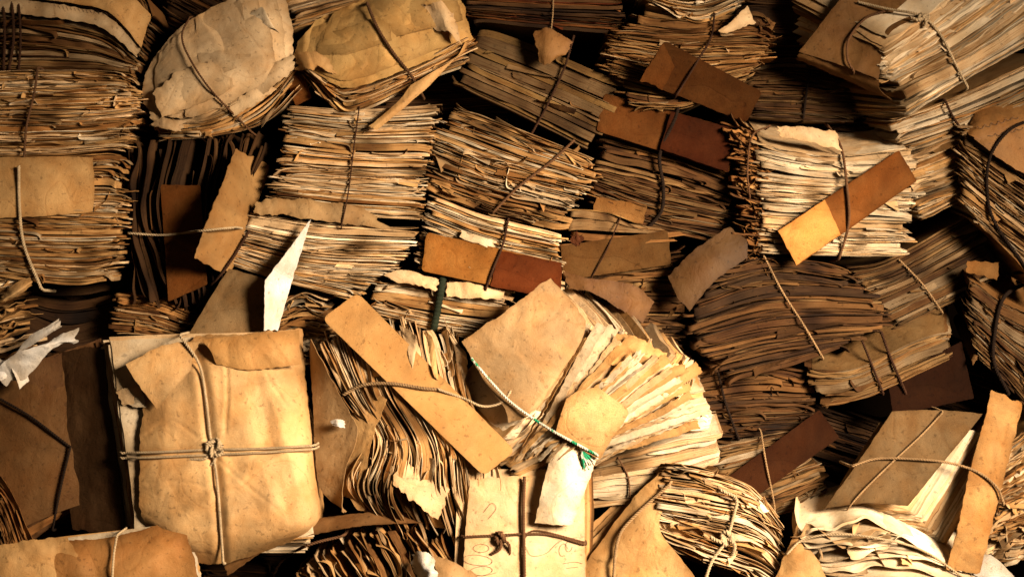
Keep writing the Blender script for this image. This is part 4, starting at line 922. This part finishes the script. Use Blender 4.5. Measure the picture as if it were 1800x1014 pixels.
s9 = patch('paper_tag', r, [[(996, 700, 2), (1020, 686, 3), (1050, 682, 3), (1072, 696, 2)], [(982, 740, 3), (1020, 730, 5), (1060, 726, 5), (1104, 724, 3)], [(978, 764, 3), (1010, 770, 4), (1040, 776, 4), (1076, 770, 3)], [(990, 770, 2), (1010, 782, 3), (1040, 800, 3), (1056, 806, 2)]], z=0, targets=pp, lift=2, col=C['manila'], mat=M_CARD, wrinkle=.6, jag=.5, th=1, label='rounded manila tag')
cords(r, pp + [s9], [([(832, 634), (866, 674), (902, 710), (960, 750), (1010, 778), (1052, 800)], dict(mat='green', r=3.4, ends=(1, 0), taut=3))])
# frayed green and white tuft at the twine's end
vs, fs, o_ = [], [], 0
for i in range(46):
    a = rng.uniform(-.5, .5); L = rng.uniform(22, 40); b0 = np.array([1020 + rng.uniform(-3, 3), 784 + rng.uniform(-3, 3), 150.])
    d = np.array([math.cos(.95 + a), math.sin(.95 + a)]) * L
    pts = np.array([b0, b0 + [d[0] * .5, d[1] * .5, 14], b0 + [d[0] + rng.normal(0, 5), d[1] + rng.normal(0, 4), rng.uniform(-2, 12)]])
    q = catmull(pts, 14); v, f = tube(V(q[:, 0], q[:, 1], q[:, 2] + slope(790) - 30), .0013, 4); vs.append(v); fs.append(f + o_); o_ += len(v)
link_mesh('frayed_tuft', np.vstack(vs), np.vstack(fs), [CM['green']], r)

# flat parcel with writing
r, p = bundle('flat pale parcel with faint handwriting and a brown cord crossing, knot at left, bottom centre',
    [[(812, 1050, 30), (920, 1050, 34), (1030, 1050, 30)], [(812, 1054, 0), (920, 1054, 0), (1030, 1054, 0)]],
    B=[(4, -205, -30), (4, -205, -30)], z=34, pal='mid', pitch=5, rag=2, tabs=0, rows=[0, 10, 60, 140, 215])
cv = patch('cover', r, [[(826, 842, 2), (930, 836, 4), (1028, 842, 0)], [(818, 940, 4), (920, 940, 8), (1028, 940, 2)], [(812, 1050, 0), (920, 1052, 4), (1030, 1050, 0)]], z=86, col=tuple(np.array(C['cream']) * .95), mat=M_COVER, wrinkle=1.1, jag=.8, th=1.2, nv=50)
cords(r, [cv], [([(922, 838), (920, 900), (921, 960), (922, 1030)], dict(mat='brown', r=4.2, ends=(0, 1))), ([(816, 943), (880, 940), (930, 938), (970, 940), (1026, 956)], dict(mat='brown', r=3.2, knot=(880, 946, 9))), ([(922, 944), (945, 932), (1026, 952)], dict(mat='brown', r=2.2))])
def oval(x, y, a, b, rot=0, t0=0, t1=6.6):
    return [(x + a * math.cos(t) * math.cos(rot) - b * math.sin(t) * math.sin(rot), y + a * math.cos(t) * math.sin(rot) + b * math.sin(t) * math.cos(rot)) for t in np.linspace(t0, t1, 12)]
writing('handwriting', r, [cv], [oval(846, 963, 14, 7), oval(840, 984, 26, 9, .1), oval(846, 1003, 20, 8, -.1), oval(990, 966, 7, 11, .2, 1, 6), oval(1000, 960, 6, 9, .1, 0, 5), [(924, 960), (934, 976), (960, 972), (985, 950), (1015, 944)],
    [(926, 900), (950, 905), (985, 890), (1012, 898), (1006, 912), (990, 906)], [(990, 990), (1010, 987), (1024, 990)], [(996, 998), (1016, 996)], [(850, 900), (864, 884), (872, 893), (858, 912)], [(828, 1008), (850, 1011), (872, 1006)],
    [(934, 925), (950, 918), (964, 926), (980, 916), (994, 924), (1010, 915)]], .3)
st_ = patch('ink_stain', cv, [[(958, 950, .3), (966, 946, .3), (974, 950, .3)], [(957, 958, .3), (966, 958, .3), (974, 956, .3)], [(960, 962, .3), (966, 965, .3), (970, 962, .3)]], z=0, col=(.09, .03, .012), targets=[cv], wrinkle=0, jag=1.5, nu=20, nv=14, th=.3, lift=.5)

# rope-bound bundle lower centre right
r, p = bundle('crumpled page ends bursting from a tan folder, bound by knotted pale cord, bottom edge',
    [[(1178, 816, 20), (1240, 824, 24), (1310, 850, 10), (1366, 906, -10)], [(1168, 856, 26), (1250, 870, 34), (1330, 890, 20), (1372, 940, -6)], [(1150, 900, 20), (1250, 920, 36), (1330, 940, 20), (1372, 975, -6)], [(1150, 950, 14), (1240, 985, 34), (1310, 1010, 20), (1372, 1040, -6)]],
    B=[(-40, 20, -200), (-50, 20, -200), (-50, 20, -200), (-50, 20, -200)], z=72, pal='light', pitch=3.6, rag=5, tear=2.2, curl=4.5, wav=7, tabs=1.1, tone=.98)
cv = patch('folder_cover', r, [[(1182, 812, 6), (1176, 850, 14), (1170, 880, 14)], [(1120, 868, 2), (1130, 900, 16), (1160, 930, 24)], [(1050, 960, -6), (1120, 970, 16), (1200, 985, 30)], [(1010, 1020, -10), (1120, 1040, 14), (1250, 1050, 30)]], z=76, col=C['tan'], mat=M_COVER, wrinkle=1.6, jag=.9, th=1.2, nv=50)
p.append(cv)
for i in range(4):
    p.append(patch('inner_folder', r, [[(1180 - i * 3, 814 - i * 3, -6 - 5 * i), (1184 - i * 4, 832, -4 - 5 * i), (1186, 850, -2 - 5 * i)], [(1020 - i * 5, 985 - i * 11, -14 - 5 * i), (1060, 1000 - 6 * i, -10 - 5 * i), (1090, 1020, -6 - 5 * i)]], z=70, col=tuple(np.array(C['tan']) * (.75 + .1 * (i % 2))), mat=M_COVER, wrinkle=1, jag=.8, th=.9, nu=24, nv=40))
cords(r, p, [([(1270, 862), (1294, 876), (1290, 905), (1276, 950), (1252, 985), (1236, 1030)], dict(mat='hemp', r=4, knot=(1278, 944, 9), taut=3)), ([(1178, 850), (1110, 912), (1086, 950), (1078, 1020)], dict(mat='tan', r=4, taut=3))])

# folder bundle at right
r, p = bundle('grey folder bundle with crossed thin cords and bright pages down its right side, lower right',
    [[(1450, 895, 0), (1520, 892, 12), (1594, 892, 30)], [(1462, 904, -16), (1540, 908, -2), (1624, 918, 10)], [(1484, 916, -40), (1570, 934, -28), (1662, 962, -14)]],
    B=[(108, -152, -36), (104, -146, -34), (84, -132, -20)], z=46, pal='bright', pitch=4.2, fill=.8, rag=2.0, tear=1, curl=1.2, tabs=.1, endrag=2.2, endcurl=1, wav=2, rows=list(np.linspace(0, 195, 18)), tone=1.0, skew=.004)
cv = patch('cover', r, [[(1568, 723, 0), (1645, 720, 2), (1728, 727, 6)], [(1530, 780, 2), (1600, 784, 12), (1684, 780, 26)], [(1490, 838, 4), (1560, 840, 20), (1640, 834, 36)], [(1449, 893, 8), (1520, 884, 26), (1596, 888, 42)]], z=66, col=tuple(np.array(C['grey']) * .45), mat=M_CARD, wrinkle=.7, jag=.6, th=1.2, nv=50)
p.append(cv)
s10 = slip('worn ochre card with pinholes standing upright at the lower right', [(1742, 684, 30), (1798, 710, 14), (1722, 1008, 40), (1664, 1000, 58)], None, 'amber', mat=M_WORN, r=2, jag=1.1, lift=0, wrinkle=1.2, th=2, k=.68, zoff=44)
cords(r, p + [s10], [([(1656, 726), (1618, 766), (1560, 820), (1510, 870), (1484, 902)], dict(mat='tan', r=2.2)), ([(1500, 818), (1540, 806), (1600, 806), (1662, 812), (1716, 828), (1752, 856), (1764, 884)], dict(mat='tan', r=3.4, taut=3))])
r2, p2 = bundle('ragged bundle of rough white leaves at the right edge behind the worn amber card',
    [[(1752, 800), (1840, 730)], [(1748, 850), (1840, 800)], [(1744, 920), (1840, 890)], [(1745, 990), (1840, 980)]], z=40, pal='mid', pitch=4, rag=6, curl=4.5, tabs=1.0, tear=3, endrag=10, wav=7, tone=.95)

r, p = bundle('bundle of ruffled white sheets in an open tan folder with a slack cord, bottom right',
    [[(1400, 930, 6), (1450, 924, 20), (1530, 915, 20), (1600, 950, 6)], [(1418, 960, 10), (1480, 960, 30), (1570, 950, 30), (1660, 990, 6)], [(1440, 1000, 10), (1500, 1000, 34), (1600, 1000, 30), (1720, 1020, 6)], [(1450, 1050, 6), (1520, 1050, 30), (1620, 1050, 20), (1760, 1060, 0)]],
    B=(30, -40, -150), z=84, pal='bright', pitch=7, fill=.2, rag=7, tear=2, curl=7, wav=8, tabs=.9, endrag=10, endcurl=8, tone=1.05)
cv = patch('folder_cover', r, [[(1402, 922, 0), (1412, 950, 8), (1440, 985, 12)], [(1380, 975, 0), (1400, 990, 12), (1450, 1010, 16)], [(1352, 1040, 0), (1400, 1044, 12), (1465, 1050, 16)]], z=92, col=C['tan'], mat=M_COVER, wrinkle=1.2, jag=.9, th=1.2)
p.append(cv)
cords(r, p, [([(1384, 972), (1412, 948), (1470, 938), (1540, 945), (1620, 966), (1690, 1012)], dict(mat='hemp', r=2.8, taut=4))])
ob = patch('loose_sheet', None, [[(1722, 972, 10), (1750, 980, 14), (1790, 1020, 10)], [(1712, 1010, 10), (1740, 1024, 14), (1770, 1044, 10)]], z=60, col=C['white'], wrinkle=.8, jag=.5, th=.8)
tag(ob, 'white sheet corner at the foot of the worn ochre card', 'paper sheet')

# bottom left
r, p = bundle('parcel with a shaded tan cover and one white cord, bottom left corner',
    [[(322, 914, 14), (340, 960, 14), (358, 1050, 10)], [(330, 940, -10), (346, 990, -10), (362, 1060, -16)]],
    B=[(-360, 50, -20), (-360, 50, -40)], z=84, pal='light', pitch=4, fill=.6, rag=2.4, curl=2, tabs=.2, rows=[0, 4, 12, 60, 200, 360])
cv = patch('cover', r, [[(-30, 972, 0), (60, 952, 6), (190, 944, 6), (318, 911, 6)], [(-30, 1000, 8), (60, 985, 20), (200, 975, 22), (332, 950, 14)], [(-30, 1050, 10), (60, 1044, 26), (200, 1040, 28), (352, 1030, 16)]], z=98, col=C['kraft'], mat=M_COVER, wrinkle=1.8, jag=1.2, th=1, nu=90, nv=36, age=.5, agew=18)
f1 = patch('torn_flap', r, [[(-30, 966, 6), (40, 950, 10), (118, 944, 6)], [(-30, 1000, 14), (50, 980, 20), (138, 975, 12)], [(-30, 1040, 14), (60, 1040, 22), (190, 1040, 14)]], z=106, col=C['tan'], mat=M_COVER, wrinkle=1.6, jag=1.6, th=.8)
cords(r, p + [cv, f1], [([(205, 944), (200, 975), (197, 1020)], dict(mat='hemp', r=3, taut=2))])

r, p = bundle('shadowed bundle of looped folio edges under an arched dark cover, bottom left of centre',
    [[(520, 1016, 0), (535, 1040, 6), (560, 1090, 0)], [(590, 968, 6), (620, 1010, 12), (640, 1090, 4)], [(660, 938, 10), (690, 985, 18), (730, 1080, 6)], [(730, 936, 6), (770, 985, 14), (800, 1060, 4)], [(790, 966, 0), (815, 1010, 4), (830, 1060, 0)]],
    B=(0, 0, -150), z=58, pal='mid', pitch=5, fill=.5, rag=7, curl=3.2, wav=4, tabs=.6, tear=2, tone=.8, endrag=10, endcurl=5)
cv = patch('outer_cover', r, [[(392, 980, -14), (470, 930, -10), (600, 905, -6), (700, 896, -6)], [(400, 1010, 4), (480, 960, 12), (620, 925, 16), (740, 918, 8)]], z=62, col=C['umber'], mat=M_COVER, wrinkle=1.4, jag=1.6, th=1.1)
cords(r, p + [cv], [([(478, 1018), (496, 985), (540, 958), (600, 942)], dict(mat='brown', r=3.6, ends=(1, 1)))])
p = []
ob = patch('loose_leaf', None, [[(762, 976, 6), (790, 984, 12), (840, 1010, 6)], [(770, 1020, 10), (800, 1030, 16), (850, 1046, 8)]], z=100, col=tuple(np.array(C['manila']) * .7), mat=M_COVER, wrinkle=1.4, jag=1, th=.7)
tag(ob, 'torn manila leaf lying at the bottom between the looped folios and the pale parcel', 'loose leaf')
ob = patch('crumpled_scrap', None, [[(724, 972, 10), (742, 968, 22), (762, 978, 12)], [(726, 1000, 12), (745, 1004, 26), (766, 1000, 12)], [(736, 1020, 10), (750, 1030, 20), (770, 1026, 10)]], z=90, col=C['white'], mat=M_COVER, wrinkle=3, jag=2, th=.5, nu=30)
tag(ob, 'crumpled white scrap on the looped folios at the bottom edge', 'paper scrap')
s11 = slip('small rust card poking out between two parcels at the upper left', [(492, 112), (530, 120), (548, 172), (520, 186)], None, 'rust', r=2, k=.4, lift=0)

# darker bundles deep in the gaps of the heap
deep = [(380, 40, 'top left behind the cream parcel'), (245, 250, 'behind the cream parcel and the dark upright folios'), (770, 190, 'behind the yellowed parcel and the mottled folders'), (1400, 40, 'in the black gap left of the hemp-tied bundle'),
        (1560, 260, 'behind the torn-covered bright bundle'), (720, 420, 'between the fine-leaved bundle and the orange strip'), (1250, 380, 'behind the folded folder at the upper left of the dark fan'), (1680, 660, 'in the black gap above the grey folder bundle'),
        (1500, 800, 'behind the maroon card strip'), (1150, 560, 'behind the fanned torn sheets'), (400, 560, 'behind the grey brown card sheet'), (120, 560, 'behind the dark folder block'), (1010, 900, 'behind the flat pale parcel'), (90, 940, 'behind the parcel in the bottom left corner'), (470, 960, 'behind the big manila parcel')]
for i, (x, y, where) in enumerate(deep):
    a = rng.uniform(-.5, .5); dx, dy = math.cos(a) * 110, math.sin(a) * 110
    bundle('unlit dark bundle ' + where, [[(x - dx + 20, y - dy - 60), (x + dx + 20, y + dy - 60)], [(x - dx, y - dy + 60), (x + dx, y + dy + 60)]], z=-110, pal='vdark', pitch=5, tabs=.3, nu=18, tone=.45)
